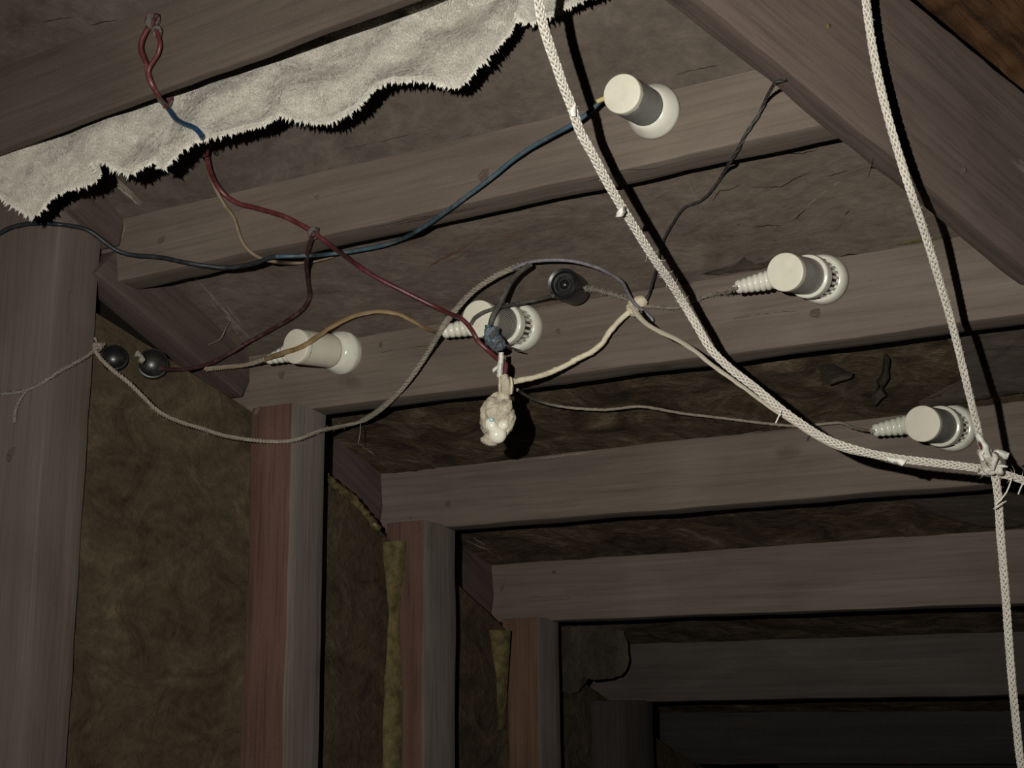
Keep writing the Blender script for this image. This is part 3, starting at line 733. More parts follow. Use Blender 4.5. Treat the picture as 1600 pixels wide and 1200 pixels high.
for i in range(NS):
    fs.append((i, m + i, m + i + 1, i + 1)); a = NV * W_ + i; fs.append((a, a + 1, m + a + 1, m + a))
for j in range(NV):
    a = j * W_; fs.append((a, a + W_, m + a + W_, m + a)); a += NS; fs.append((a, m + a, m + a + W_, a + W_))
SURF2.append((top, [q for q in fs if max(q) < m]))
fleece = mk('fleece', vs, fs, M['fur'], None, Matrix.Translation(P(400, 150, b1depth(400))), 180)
tag(fleece, 'ragged ivory fleece strip hanging with a fringed edge under the topmost beam', 'fleece')
def blades(name, n, pick, ln, wd, mat):
    vs, fs = [], []
    for _ in range(n):
        s, v, dx, dy, l = pick()
        x, y, d = fleece_pt(s, v); a = P(x, y, d - 0.0003); lx = l * dx; ly = l * dy
        k = random.uniform(-0.4, 0.4)
        b = P(x + lx * .6, y + ly * .6, d - 0.0020 - 0.0008 * random.random()); c = P(x + lx + k, y + ly, d - 0.0022 + 0.0014 * random.random())
        wv = nrm((c - a).cross(CF)) * wd * random.uniform(0.7, 1.3); q = len(vs)
        vs += [a - wv, a + wv, b + wv * .8, b - wv * .8, c]; fs += [(q, q + 1, q + 2, q + 3), (q + 3, q + 2, q + 4)]
    o = mk(name, vs, fs, mat, fleece, MW['fleece']); o['kind'] = 'stuff'; return o
def pk_pile():
    s = random.uniform(0, len(FB) - 1); v = random.random() ** 0.8
    a = 1.35 + 0.5 * noise.noise(V((s * .3, v * 3, 0))) + random.uniform(-.6, .6); return s, v, math.cos(a), math.sin(a), random.uniform(3, 7)
def pk_edge():
    s = random.uniform(0, len(FB) - 1.001); i = int(s); (x0, y0), (x1, y1) = FB[i], FB[i + 1]
    t = math.hypot(x1 - x0, y1 - y0); nx_, ny_ = -(y1 - y0) / t, (x1 - x0) / t
    if ny_ < 0 and abs(ny_) > 0.5: nx_, ny_ = -nx_, -ny_
    tuft = noise.noise(V((s * 9, 0, 3)))
    nx_ += 0.35 * noise.noise(V((s * 4, 0, 0))) - 0.1; ny_ += 0.35
    return s, random.uniform(0.965, 1.0), nx_ + random.uniform(-.15, .15), ny_ + random.uniform(-.12, .12), (4.5 + 10 * max(0, tuft + 0.25)) * random.uniform(0.6, 1)
blades('pile', 52000, pk_pile, 1, 0.00028, M['furtip'])
blades('fringe', 7000, pk_edge, 1, 0.00055, M['furtip'])
# the dark seam stub where the fleece is pinned round the rope
# ------------------------------------------------------------------ wires
def rebuild2():
    global BVH2
    vs, fs = join(SURF + SURF2); BVH2 = BVHTree.FromPolygons(vs, fs)
def surf2(x, y):
    h = BVH2.ray_cast(CAM, nrm(ray(x, y)))
    return 9.0 if h[0] is None else (h[0] - CAM).dot(CF)
rebuild2()
def cr1(p0, p1, p2, p3, t): return 0.5 * (2 * p1 + (p2 - p0) * t + (2 * p0 - 5 * p1 + 4 * p2 - p3) * t * t + (3 * p1 - p0 - 3 * p2 + p3) * t ** 3)
def path(pts, gap=0.01, smooth=2, r=0.0028):
    """(x, y[, gap in front of the boards]) -> dense world points; smooth depth, kept clear of sockets and fleece"""
    q = [(p[0], p[1], (surf(p[0], p[1]) - (p[2] if len(p) > 2 else gap))) for p in pts]; out = []
    for i in range(len(q) - 1):
        a = q[max(i - 1, 0)]; b = q[i]; c = q[i + 1]; d = q[min(i + 2, len(q) - 1)]
        m_ = max(1, int(math.dist(b[:2], c[:2]) / 7))
        for k in range(m_):
            t = k / m_; out.append([cr1(a[0], b[0], c[0], d[0], t), cr1(a[1], b[1], c[1], d[1], t), b[2] + (c[2] - b[2]) * t])
    out.append(list(q[-1]))
    ds = [o_[2] for o_ in out]; lim = [min(surf2(o_[0] + dx, o_[1] + dy) for dx, dy in ((0, 0), (-4, 0), (4, 0), (0, 4), (0, -4))) - r for o_ in out]
    for it in range(3 + smooth * 3):
        ds = [min(a, b) for a, b in zip(ds, lim)]
        ds = [ds[0]] + [(ds[i - 1] + 2 * ds[i] + ds[i + 1]) / 4 for i in range(1, len(ds) - 1)] + [ds[-1]]
    ds = [min(a, b) for a, b in zip(ds, lim)]
    return [P(o_[0], o_[1], d) for o_, d in zip(out, ds)]
def todepth(c): return (c - CAM).dot(CF)
def near(c, x, y):
    """index of the path point that is seen closest to the pixel"""
    def px(p): v = p - CAM; z = v.dot(CF); return 800 + F * v.dot(CR) / z, 600 - F * v.dot(CU) / z
    return min(range(len(c)), key=lambda i: math.dist(px(c[i]), (x, y)))
def dat(c, x, y): return todepth(c[near(c, x, y)])
def wire(name, pts, w_px, mat, label, cat='wire', gap=0.01, parent=None, amp=0.15, flat=1.0, group=None, smooth=2, step=0.004, freq=120):
    c = path(pts, gap, smooth) if not isinstance(pts[0], V) else pts
    d = (c[len(c) // 2] - CAM).dot(CF); r = w_px / 2 * d / F
    o = tube_mesh(name, c, r, mat, parent, 8, step, flat, amp, seed=len(pts) * 1.7, freq=freq)
    if label: tag(o, label, cat, group)
    return o, c
def strands(name, ctrl, R, n, r, pitch, mat, parent, both=True, sides=5, step=0.0014, sq=1.0):
    """strands wound round the path, each a mesh of its own; both = also the counter-wound set (a braid)"""
    pts = catmull(ctrl, step); T, N_ = frames(pts); acc = 0; arc = [0]
    for i in range(1, len(pts)): acc += (pts[i] - pts[i - 1]).length; arc.append(acc)
    fr = Matrix.Translation(ctrl[0]); res = []
    for dr in ((1, -1) if both else (1,)):
        for k in range(n):
            line = []
            for i, p in enumerate(pts):
                a = dr * 2 * math.pi * arc[i] / pitch + 2 * math.pi * k / n
                wv = math.sin(2 * math.pi * arc[i] / pitch * n * 1.0 + (0 if dr > 0 else math.pi)) * 0.22 if both else 0
                rr = R * (1 + wv * 0.5) * (1 + 0.06 * noise.noise(p * 60))
                line.append(p + (N_[i] * math.cos(a) + T[i].cross(N_[i]) * math.sin(a)) * rr)
            v, f = tube_geo(line, r, sides, 1.0, 0.1, k, 300)
            res.append(mk(name, v, f, mat, parent, fr, 60))
    return res
def rope(pts, w_px, label, name='rope', mat='rope', core='ropecore', n=5, depth=None, cat='rope', pitch=0.030):
    ctrl = [P(x, y, d) for x, y, d in pts]; d = ctrl[len(ctrl) // 2]; dm = (d - CAM).dot(CF); R = w_px / 2 * dm / F
    o = tube_mesh(name, ctrl, R * 0.74, M[core], None, 8, 0.004, amp=0.05); tag(o, label, cat)
    strands('strand', ctrl, R * 0.80, n, R * 0.24, pitch, M[mat], o)
    return o, ctrl
def dep(pts, keys):
    """assign camera depths along a px path from (index fraction -> depth) keys; 1/d interpolated"""
    out = []; n = len(pts) - 1
    for i, (x, y) in enumerate(pts):
        t = i / n
        for (a, da), (b, db) in zip(keys, keys[1:]):
            if a <= t <= b: u = (t - a) / (b - a); out.append((x, y, 1 / (1 / da * (1 - u) + 1 / db * u))); break
    return out
RA = dep([(836, -40), (840, -5), (846, 30), (856, 65), (868, 100), (880, 135), (893, 167), (905, 203), (925, 240), (946, 280), (968, 318), (988, 350), (1010, 386), (1030, 416), (1048, 442), (1070, 478), (1088, 508), (1110, 545), (1140, 575), (1180, 606), (1220, 639), (1262, 669), (1300, 690), (1350, 706), (1400, 716), (1450, 722), (1500, 728), (1540, 733)], [(0, 0.90), (0.3, 1.01), (0.55, 1.17), (1, 1.17)])
ropeA, cA = rope(RA, 12.5, 'off-white braided rope sagging from the fleece down right to the knot')
RB = dep([(1349, -50), (1353, 0), (1358, 40), (1368, 100), (1384, 170), (1404, 240), (1423, 300), (1440, 350), (1456, 400), (1471, 450), (1487, 505), (1501, 560), (1513, 610), (1524, 655), (1535, 697), (1548, 725)], [(0, 0.98), (0.4, 1.0), (0.7, 1.10), (1, 1.165)])
ropeB, cB = rope(RB, 12, 'off-white braided rope hanging down the right side, above the knot')
RC = dep([(1545, 712), (1554, 740), (1560, 780), (1563, 830), (1568, 890), (1573, 950), (1577, 1010), (1582, 1070), (1587, 1120), (1592, 1170), (1600, 1230), (1606, 1300), (1612, 1420)], [(0, 1.155), (1, 1.24)])
ropeC, cC = rope(RC, 12, 'off-white braided rope end hanging straight down below the knot')
RD = dep([(1530, 735), (1552, 738), (1570, 742), (1588, 747), (1612, 756), (1640, 768), (1700, 800), (1790, 860)], [(0, 1.16), (1, 1.17)])
ropeD, cD = rope(RD, 12, 'short frayed braided rope tail leaving the knot past the right edge')
dk = 1.15
# knot
kn = empty('rope_knot', P(1548, 722, dk)); tag(kn, 'rope knot at the far right wrapped with shredded white tape', 'knot')
for k in range(5):
    a0 = k * 1.25; pts = []
    for s in range(14):
        a = a0 + s / 13 * 4.6; pts.append(P(1548 + 15 * math.cos(a) * (0.8 + 0.1 * k), 722 + 17 * math.sin(a + k * 0.5), dk - 0.006 * math.sin(a * 2 + k) - 0.004))
    v, f = tube_geo(catmull(pts, 0.002), 0.0022, 7, amp=0.3, freq=400); mk('wrapping', v, f, M['rope'], kn, None, 60)
def scrap(name, px, d, mat, parent, th=0.0006, wob=0.004, label=None, cat=None):
    """a torn strip of tape: px outline as pairs left/right along its length"""
    n = len(px); top = []
    dense = []
    for i in range(n - 1):
        for k in range(4):
            t = k / 4; dense.append(tuple(px[i][j] + (px[i + 1][j] - px[i][j]) * t for j in range(4)))
    dense.append(px[-1])
    for i, (x0, y0, x1, y1) in enumerate(dense):
        for s in range(4):
            u = s / 3; x = x0 + (x1 - x0) * u; y = y0 + (y1 - y0) * u
            h = wob * noise.noise(V((x * 0.09, y * 0.09, d * 5))) + wob * 0.8 * math.sin(u * 3.1)
            jx = noise.noise(V((x * 0.7, y * 0.7, 1))) * 1.2 if s in (0, 3) else 0
            top.append(P(x + jx, y, d - h))
    m = len(top); vs = top + [v + CF * th for v in top]; fs = []; N_ = len(dense)
    for i in range(N_ - 1):
        for s in range(3):
            a = i * 4 + s; fs.append((a, a + 1, a + 5, a + 4)); fs.append((m + a, m + a + 4, m + a + 5, m + a + 1))
        a = i * 4; fs.append((a, a + 4, m + a + 4, m + a)); a += 3; fs.append((a, m + a, m + a + 4, a + 4))
    fs.append((0, m, m + 1, 1)); fs.append((1, m + 1, m + 2, 2)); fs.append((2, m + 2, m + 3, 3))
    e = (N_ - 1) * 4
    for s in range(3): fs.append((e + s, e + s + 1, m + e + s + 1, m + e + s))
    o = mk(name, vs, fs, mat, parent, None, 60, solid=True)
    if label: tag(o, label, cat)
    return o
scrap('tape_scrap', [(1524, 680, 1531, 676), (1528, 692, 1540, 688), (1535, 702, 1546, 698), (1541, 716, 1550, 714)], dk - 0.012, M['paper'], kn)
scrap('tape_scrap', [(1537, 700, 1541, 702), (1530, 712, 1536, 712), (1533, 722, 1540, 718)], dk - 0.012, M['paper'], kn)
scrap('tape_scrap', [(1550, 708, 1556, 702), (1558, 702, 1562, 712), (1568, 704, 1570, 718), (1577, 708, 1574, 718)], dk - 0.014, M['paper'], kn)
scrap('tape_scrap', [(1552, 712, 1560, 714), (1550, 724, 1558, 724), (1549, 734, 1554, 736)], dk - 0.015, M['paper'], kn)
scrap('tape_scrap', [(1558, 726, 1558, 731), (1566, 725, 1566, 731), (1575, 728, 1574, 731)], dk - 0.012, M['paper'], kn)
scrap('red_shred', [(1528, 690, 1532, 689), (1530, 697, 1536, 696), (1533, 703, 1535, 702)], dk - 0.013, M['redw'], kn)['label'] = 'small red shred'
for a, b, c in (((1581, 747), (1572, 770), (1556, 788)), ((1606, 748), (1597, 758), (1591, 772)), ((1553, 795), (1560, 790), (1572, 783))):
    v, f = tube_geo(catmull([P(*a, 1.15), P(*b, 1.145), P(*c, 1.15)], 0.002), 0.0006, 5); mk('loose_fibre', v, f, M['paper'], kn, None, 60)
def frays(ctrl, n, R, parent, mat, ln=0.004, r=0.00025, name='fray', spread=1.0):
    pts = catmull(ctrl, 0.002); T, N_ = frames(pts); geos = []
    for _ in range(n):
        i = random.randrange(len(pts)); a = random.uniform(0, 6.28); d_ = N_[i] * math.cos(a) + T[i].cross(N_[i]) * math.sin(a)
        p = pts[i] + d_ * R * 0.8; l = ln * random.uniform(0.4, 1.2); q = p + (d_ + T[i] * random.uniform(-spread, spread)) * l
        geos.append(tube_geo([p, p.lerp(q, 0.5) + T[i] * l * 0.15, q], lambda t, r=r: r * (1.1 - t), 3))
    v, f = join(geos); o = mk(name, v, f, mat, parent, Matrix.Translation(ctrl[0])); o['kind'] = 'stuff'; return o
frays(cD, 90, 0.0032, ropeD, M['rope'], 0.006); frays(cA, 110, 0.0034, ropeA, M['rope'], 0.0022); frays(cB, 60, 0.0032, ropeB, M['rope'], 0.0018); frays(cC, 40, 0.0032, ropeC, M['rope'], 0.002)
frays(cA[12:16], 25, 0.0034, ropeA, M['rope'], 0.006)
def adepth(ctrl, i): return (ctrl[i] - CAM).dot(CF)
scrap('tape_tag', [(966, 327, 976, 321), (963, 334, 978, 330), (962, 339, 974, 338)], adepth(cA, 10) - 0.005, M['paper'], ropeA)
scrap('tape_tag', [(900, 163, 896, 163), (900, 172, 890, 172), (900, 182, 892, 182)], adepth(cA, 6) - 0.004, M['paper'], ropeA, wob=0.002)
scrap('tape_tag', [(1385, 712, 1387, 720), (1396, 714, 1394, 724), (1405, 714, 1403, 725), (1419, 717, 1410, 728)], adepth(cA, 24) - 0.006, M['paper'], ropeA)
v, f = tube_geo(catmull([P(1221, 640, 1.16), P(1217, 650, 1.158), P(1212, 661, 1.16)], 0.002), 0.0006, 5); mk('loose_fibre', v, f, M['paper'], ropeA, None, 60)

# pale tape running along under the rope
tp_pts = dep([(987, 478), (996, 492), (1012, 507), (1035, 520), (1060, 532), (1085, 548), (1110, 568), (1140, 590), (1175, 615), (1210, 641), (1245, 664), (1285, 689), (1320, 704), (1360, 713), (1400, 722)], [(0, 1.24), (0.35, 1.205), (0.6, 1.181), (1, 1.181)])
tp = tube_mesh('pale_tape', [P(x, y, d) for x, y, d in tp_pts], lambda t: 0.0024 * (1 - 0.45 * t), M['taupe'], None, 8, 0.004, 0.5, 0.25); tag(tp, 'pale taupe tape strip running along the underside of the sagging rope', 'tape')

# grey string with a knot at the wide left post
SC = [(148, 546, .012), (158, 560, .03), (176, 578, .05), (200, 597, .06), (225, 622, .06), (250, 645, .06), (282, 660, .05), (312, 669, .05), (350, 681, .04), (395, 688, .03), (440, 690, .022), (468, 686, .02), (502, 673, .03), (540, 665, .035), (566, 657, .035), (592, 641, .035), (620, 615, .035), (645, 585, .035), (665, 555, .035), (685, 522, .04), (702, 497, .045), (720, 474, .045), (742, 452, .045), (772, 432, .045), (800, 419, .045), (825, 412, .045)]
cS = path(SC, smooth=6)
st = tube_mesh('grey_string', cS, lambda t: 0.0016 + 0.0008 * min(1, max(0, (t - 0.5) * 4)), M['string'], None, 7, 0.003, 1.0, 0.3); tag(st, 'long grey-tan string sagging from the wide left post up to the tangled wires', 'string')
strands('strand', cS[:near(cS, 566, 657) + 1], 0.0016, 2, 0.0011, 0.0075, M['string'], st, False)
strands('strand', cS[near(cS, 566, 657):], 0.0022, 3, 0.0013, 0.016, M['string'], st, False)
frays(cS, 120, 0.002, st, M['string'], 0.0035, name='fuzz')
v, f = tube_geo(catmull([P(563, 655, dat(cS, 566, 657)), P(563, 672, dat(cS, 566, 657) - .002), P(560, 693, dat(cS, 566, 657))], 0.002), 0.0004, 4); mk('loose_fibre', v, f, M['string'], st, None, 60)
S2 = path([(-30, 618, .006), (0, 615, .006), (30, 612, .006), (60, 601, .006), (100, 577, .006), (128, 562, .006), (147, 549, .009)], smooth=1)
s2o = tube_mesh('grey_string', S2, 0.0013, M['greystring'], None, 6, 0.003, 1, 0.3); tag(s2o, 'short grey string across the wide left post, with a dangling end', 'string')
strands('strand', S2, 0.0013, 2, 0.0010, 0.006, M['greystring'], s2o, False)
S3 = path([(40, 611, .007), (30, 626, .007), (24, 642, .007), (23, 660, .007)], smooth=1)
strands('dangling_end', S3, 0.0011, 2, 0.0010, 0.006, M['greystring'], s2o, False)
kc = P(149, 545, surf(147, 545) - 0.008)
for k in range(4):
    pts = [kc + CR * (0.0052 * math.cos(s * 0.55 + k * 1.6) * (1 + .25 * k)) + CU * (0.0052 * math.sin(s * 0.55 + k * 2.1)) - CF * (0.003 * math.sin(s * 0.7 + k)) for s in range(12)]
    v, f = tube_geo(catmull(pts, 0.001), 0.0017, 6, amp=0.3, freq=400); mk('knot', v, f, M['greystring'], s2o, None, 60)
v, f = tube_geo(catmull([kc, kc + CU * 0.006 + CR * 0.001, kc + CU * 0.012 - CR * 0.0006], 0.001), 0.0013, 6, amp=0.4, freq=400); mk('knot_end', v, f, M['greystring'], s2o, None, 60)

# lavender wire: arch above the tangle, over the black socket, looping round the white knot
LV = path([(800, 420, .05), (830, 409, .05), (868, 406, .05), (900, 409, .05), (932, 418, .05), (955, 429, .045), (972, 441, .04), (982, 460, .03), (993, 476, .024), (1008, 488, .02), (1018, 497, .018), (1018, 503, .018), (1006, 497, .02), (992, 484, .022)], smooth=3)
lv, _ = wire('lavender_wire', LV, 6, M['lav'], 'lavender-grey wire arching over the black socket to the white knot')
W4, _ = wire('grey_wire', path([(828, 413, .052), (812, 425, .052), (798, 441, .055), (788, 460, .06), (779, 478, .075), (770, 495, .09), (766, 512, .10), (768, 528, .10)], smooth=2), 9, M['dkgrey'], 'thick dark grey wire dropping from the arch into the blue wrapped joint', amp=0.25)
wire('grey_wire', path([(736, 507, .10), (741, 498, .10), (754, 489, .09), (770, 483, .07), (790, 478, .05), (815, 473, .035), (840, 468, .03), (864, 462, .03)], smooth=3), 6, M['dkgrey'], 'thin dark grey wire running from the black socket to the covered white socket', amp=0.3)

# red wires
JR = []
rt = path([(236, 36, .008), (228, 50, .012), (221, 65, .014), (221, 82, .014), (229, 100, .012), (233, 122, .012), (243, 143, .012), (252, 158, .012), (264, 170, .012)], smooth=1)
redA, _ = wire('red_wire', rt, 8.5, M['redw'], 'upper twisted red wire with an open loop, hanging from the topmost beam', amp=0.18)
rt2 = path([(240, 38, .010), (246, 52, .014), (250, 68, .016), (247, 84, .016), (238, 98, .012), (232, 110, .008), (237, 128, .010), (246, 147, .010), (258, 166, .010)], smooth=1)
v, f = tube_geo(catmull(rt2, 0.003), 0.0019, 8, amp=0.15); mk('second_strand', v, f, M['redw'], redA, None, 60)
def knotball(c_px, d, r, mats, parent, n=4, name='knot', seed=0, rt=0.0018, el=1.0):
    c = P(*c_px, d)
    for k in range(n):
        pts = []
        for s in range(16):
            a = s * 0.5 + k * 1.7 + seed
            pts.append(c + CR * (r * math.cos(a) * (0.75 + .25 * math.sin(k * 2.1 + s * .4))) + CU * (r * el * math.sin(a + k * 0.6)) - CF * (r * 0.6 * math.sin(a * 0.8 + k * 1.3)))
        v, f = tube_geo(catmull(pts, 0.0015), rt, 6, amp=0.35, freq=300, seed=k); mk(name, v, f, M[mats[k % len(mats)]], parent, None, 60)
knotball((239, 34), surf(239, 34) - 0.012, 0.005, ['maroon', 'dkgrey', 'maroon'], redA, 5)
knotball((246, 50), surf(246, 50) - 0.012, 0.0035, ['dkgrey'], redA, 1)
cbl, _ = wire('blue_wire', path([(258, 162, .012), (266, 174, .014), (276, 187, .016), (291, 195, .018), (304, 200, .02), (313, 209, .022), (319, 222, .022)], smooth=3), 8.5, M['bright_blue'], 'short bright blue wire piece lying across the fleece', amp=0.08)
knotball((262, 160), (cbl.matrix_world.translation - CAM).dot(CF) - 0.002, 0.0038, ['maroon', 'dkgrey', 'redw'], cbl, 4)
JK = P(321, 232, 0)
r3p = path([(318, 222, .03), (323, 245, .03), (330, 272, .02), (345, 298, .016), (368, 316, .016), (400, 325, .016), (438, 336, .016), (468, 350, .018), (489, 363, .02), (512, 380, .02), (541, 402, .02), (580, 429, .025), (620, 450, .03), (660, 470, .04), (700, 489, .05), (721, 498, .06), (736, 514, .075), (747, 533, .09), (762, 547, .10), (778, 561, .105), (790, 570, .11), (789, 582, .11), (783, 597, .11)], smooth=4)
red3, _ = wire('red_wire', r3p, 7.6, M['redw'], 'long red wire descending from the fleece to the hanging bulb', amp=0.1)
dj = (r3p[0] - CAM).dot(CF)
knotball((320, 230), dj - 0.002, 0.0045, ['redw', 'blue', 'maroon', 'dkgrey'], red3, 5, el=1.5)
knotball((338, 239), surf(338, 239) - 0.006, 0.0022, ['blackw'], red3, 2, rt=0.0008)
knotball((490, 364), dat(r3p, 489, 363) - 0.001, 0.0042, ['dkgrey', 'dkgrey', 'maroon'], red3, 4)
wire('red_wire', path([(490, 366, .02), (484, 382, .016), (479, 408, .012), (481, 437, .010), (484, 460, .010), (478, 477, .010), (458, 495, .010), (420, 517, .010), (382, 538, .010), (352, 556, .012), (322, 570, .02), (290, 577, .03), (262, 577, .03), (250, 575, .028)], smooth=3), 6.5, M['maroon'], 'dusty dark red wire branching down left to a black insulator', amp=0.2)
wire('tan_wire', path([(326, 268, .012), (337, 296, .012), (352, 322, .01), (366, 342, .01), (372, 362, .01), (383, 385, .01), (402, 401, .01), (430, 409, .008), (460, 411, .006), (490, 408, .005), (520, 401, .005)], smooth=2), 6.0, M['tan'], 'thin tan wire looping below the long red wire', amp=0.15)
cab = path([(-20, 372, .008), (0, 364, .01), (18, 355, .012), (50, 349, .012), (85, 350, .010), (118, 354, .010), (140, 361, .012), (162, 377, .03), (184, 392, .03), (212, 399, .02), (250, 402, .018), (300, 412, .016), (350, 418, .014), (392, 413, .018), (425, 402, .020), (462, 400, .022), (505, 398, .022), (560, 391, .022), (610, 380, .020), (652, 361, .018), (692, 334, .018), (732, 305, .018), (770, 276, .022), (800, 251, .025), (832, 229, .03), (868, 209, .035), (900, 191, .04), (925, 171, .04), (938, 158, .04)], smooth=3)
kk_ = near(cab, 430, 402)
cb, _ = wire('blue_cable', cab[kk_:], 7.2, M['blue'], 'long blue-black cable from the left edge rising right to the top white socket', 'cable', amp=0.12)
v, f = tube_geo(catmull(cab[:kk_ + 1], 0.004), 0.0023, 8, amp=0.18); mk('dark_section', v, f, M['slate'], cb, None, 60)['label'] = 'blackish left section'
# ochre tape wire
oc = path([(322, 577, .03), (350, 574, .02), (385, 570, .02), (415, 561, .045), (440, 552, .06), (470, 542, .07), (500, 523, .05), (525, 507, .03), (555, 493, .022), (590, 487, .02), (622, 491, .018), (645, 502, .016), (665, 513, .014), (688, 520, .016)], smooth=4)
och = tube_mesh('ochre_wire', oc, lambda t: 0.0030 - 0.0016 * t ** 3 if t > 0.2 else 0.0022, M['ochre'], None, 8, 0.004, 0.5, 0.2, freq=90); tag(och, 'flat ochre wire bridging the cream socket and the perforated socket', 'wire')
strands('binding', oc[:near(oc, 420, 559)], 0.0022, 1, 0.0008, 0.0032, M['fluff'], och, False, step=0.0006)
# frayed cords right of the black socket
fc1 = path([(914, 450, .02), (930, 453, .016), (948, 458, .014), (966, 463, .014), (984, 470, .016)], smooth=1)
f1, _ = wire('frayed_cord', fc1, 5, M['greystring'], 'bristly grey cord between the black socket and the white knot', 'cord', amp=0.4); frays(fc1, 320, 0.0016, f1, M['greystring'], 0.0032, 0.0003)
fc2 = path([(1000, 477, .016), (1028, 480, .010), (1058, 481, .010), (1082, 472, .012), (1104, 462, .014), (1128, 457, .018), (1152, 450, .024)], smooth=1)
f2c, _ = wire('frayed_cord', fc2, 4.5, M['greystring'], 'bristly grey cord from the white knot to the right-hand slotted socket', 'cord', amp=0.5); frays(fc2, 380, 0.0014, f2c, M['greystring'], 0.003, 0.0003)
# cream cord to the bulb
cc = path([(803, 596, .10), (830, 591, .08), (860, 582, .06), (888, 569, .045), (903, 560, .04), (924, 550, .035), (942, 535, .03), (951, 520, .03), (965, 504, .026), (980, 490, .024), (990, 482, .02)], smooth=4)
cco, _ = wire('cream_cord', cc, 9, M['cream'], 'thick cream cord curving from the hanging bulb up to the white knot', 'cord', amp=0.3, freq=220)
kk = empty('wrapped_knot', P(995, 476, surf(995, 476) - 0.018)); tag(kk, 'small white wrapped knot where several wires meet, right of the black socket', 'knot')
def lump(name, c_px, d, rx, ry, rz, mat, parent, amp=0.25, freq=90, rot=0.0, seg=28, crease=0.0, seed=0.0):
    """irregular rounded lump; rx, ry in px, rz in metres"""
    c = P(*c_px, d); vs, fs = [], []; rows = seg // 2
    for i in range(rows + 1):
        th_ = math.pi * i / rows
        for j in range(seg):
            ph = 2 * math.pi * j / seg
            x, y, z_ = math.sin(th_) * math.cos(ph), math.cos(th_), math.sin(th_) * math.sin(ph)
            k = 1 + amp * noise.fractal(V((x, y, z_)) * 1.6 + V((seed, c_px[0], 0)), 0.9, 2.0, 4)
            if crease: k -= crease * max(0, 0.16 - abs(noise.noise(V((x, y, z_)) * 2.6 + V((seed, 3, 1))))) * 4
            X_, Y_ = x * rx * k, y * ry * k
            xr = X_ * math.cos(rot) - Y_ * math.sin(rot); yr = X_ * math.sin(rot) + Y_ * math.cos(rot)
            vs.append(c + CR * (xr * d / F) + CU * (yr * d / F) - CF * (z_ * rz * k))
    for i in range(rows):
        for j in range(seg):
            a = i * seg + j; b = i * seg + (j + 1) % seg; fs.append((a, b, b + seg, a + seg))
    return mk(name, vs, fs, mat, parent, Matrix.Translation(c), 75, solid=True)
dkk = surf(995, 476) - 0.018
lump('wrapping', (990, 479), dkk, 12, 11, 0.006, M['cream'], kk, 0.3, seed=1)
lump('wrapping', (1000, 471), dkk - 0.002, 11, 9, 0.005, M['cream'], kk, 0.2, seed=2)
lump('wrapping', (990, 488), dkk - 0.001, 8, 7, 0.005, M['cream'], kk, 0.3, seed=3)
# grey thin string lower right
wire('thin_grey_string', path([(808, 609, .09), (830, 622, .07), (860, 632, .06), (900, 638, .05), (950, 640, .045), (985, 636, .045), (1010, 636, .045), (1060, 645, .04), (1100, 650, .035), (1150, 656, .03), (1200, 662, .025), (1250, 666, .02), (1290, 662, .02), (1315, 661, .02), (1335, 669, .02), (1366, 674, .026)], smooth=4), 4.6, M['string'], 'thin grey string from the hanging bulb to the lower right socket', 'string', amp=0.35, freq=260)
# blackened wire at upper right
bw = path([(1228, 124, .006), (1212, 129, .01), (1199, 150, .01), (1186, 178, .01), (1166, 208, .01), (1152, 235, .008), (1140, 254, .006), (1117, 291, .006), (1096, 313, .006), (1070, 324, .006), (1052, 348, .008), (1036, 378, .01), (1026, 418, .01), (1014, 460, .014), (1006, 474, .016)], smooth=1)
bwo, _ = wire('blackened_wire', bw, 4.2, M['blackw'], 'blackened wire from the diagonal rafter down to the white knot', amp=0.3, freq=200)
strands('strand', bw[:near(bw, 1117, 291)], 0.0010, 2, 0.0006, 0.022, M['dkgrey'], bwo, False)
# twig-like fibres near the wall plate
wire('dry_twig', path([(360, 501, .004), (352, 515, .006), (344, 530, .006), (327, 538, .004)], smooth=0), 2, M['tan'], 'thin dry twig on the dark reddish wall plate board', 'twig', amp=0.4)

# ------------------------------------------------------------------ hanging bulb wrapped in crust, blue wrapped joint
db_ = (r3p[-1] - CAM).dot(CF)
hb = empty('hanging_bulb', P(783, 590, db_)); tag(hb, 'hanging bulb in a lumpy crust with white globes at its lower end', 'lamp')
tube_mesh('neck', [P(786, 588, db_ + .002), P(789, 600, db_), P(789, 616, db_ + .002)], lambda t: 0.0056, M['clay'], hb, 14, 0.002, 1.0, 0.25, 2, 250)
scrap('neck_tape', [(779, 589, 783, 587), (778, 602, 783, 602), (780, 618, 784, 618)], db_ - 0.005, M['cream'], hb)
scrap('neck_tape', [(796, 588, 801, 590), (797, 602, 803, 602), (796, 616, 801, 616)], db_ - 0.004, M['cream'], hb)
scrap('white_strap', [(779, 551, 787, 550), (778, 562, 787, 562), (777, 574, 786, 574), (776, 586, 785, 588), (780, 594, 787, 594)], db_ - 0.001, M['paper'], hb)
scrap('white_strap', [(777, 570, 779, 577), (770, 575, 773, 581), (769, 578, 771, 583)], db_ - 0.003, M['paper'], hb)
lump('crust', (777, 651), db_ + 0.003, 25, 37, 0.013, M['clay'], hb, 0.16, rot=-0.12, seg=72, crease=0.22, seed=4.0)
lump('crust', (786, 622), db_ + 0.001, 12, 12, 0.007, M['clay'], hb, 0.2, seg=36, crease=0.2, seed=9.0)
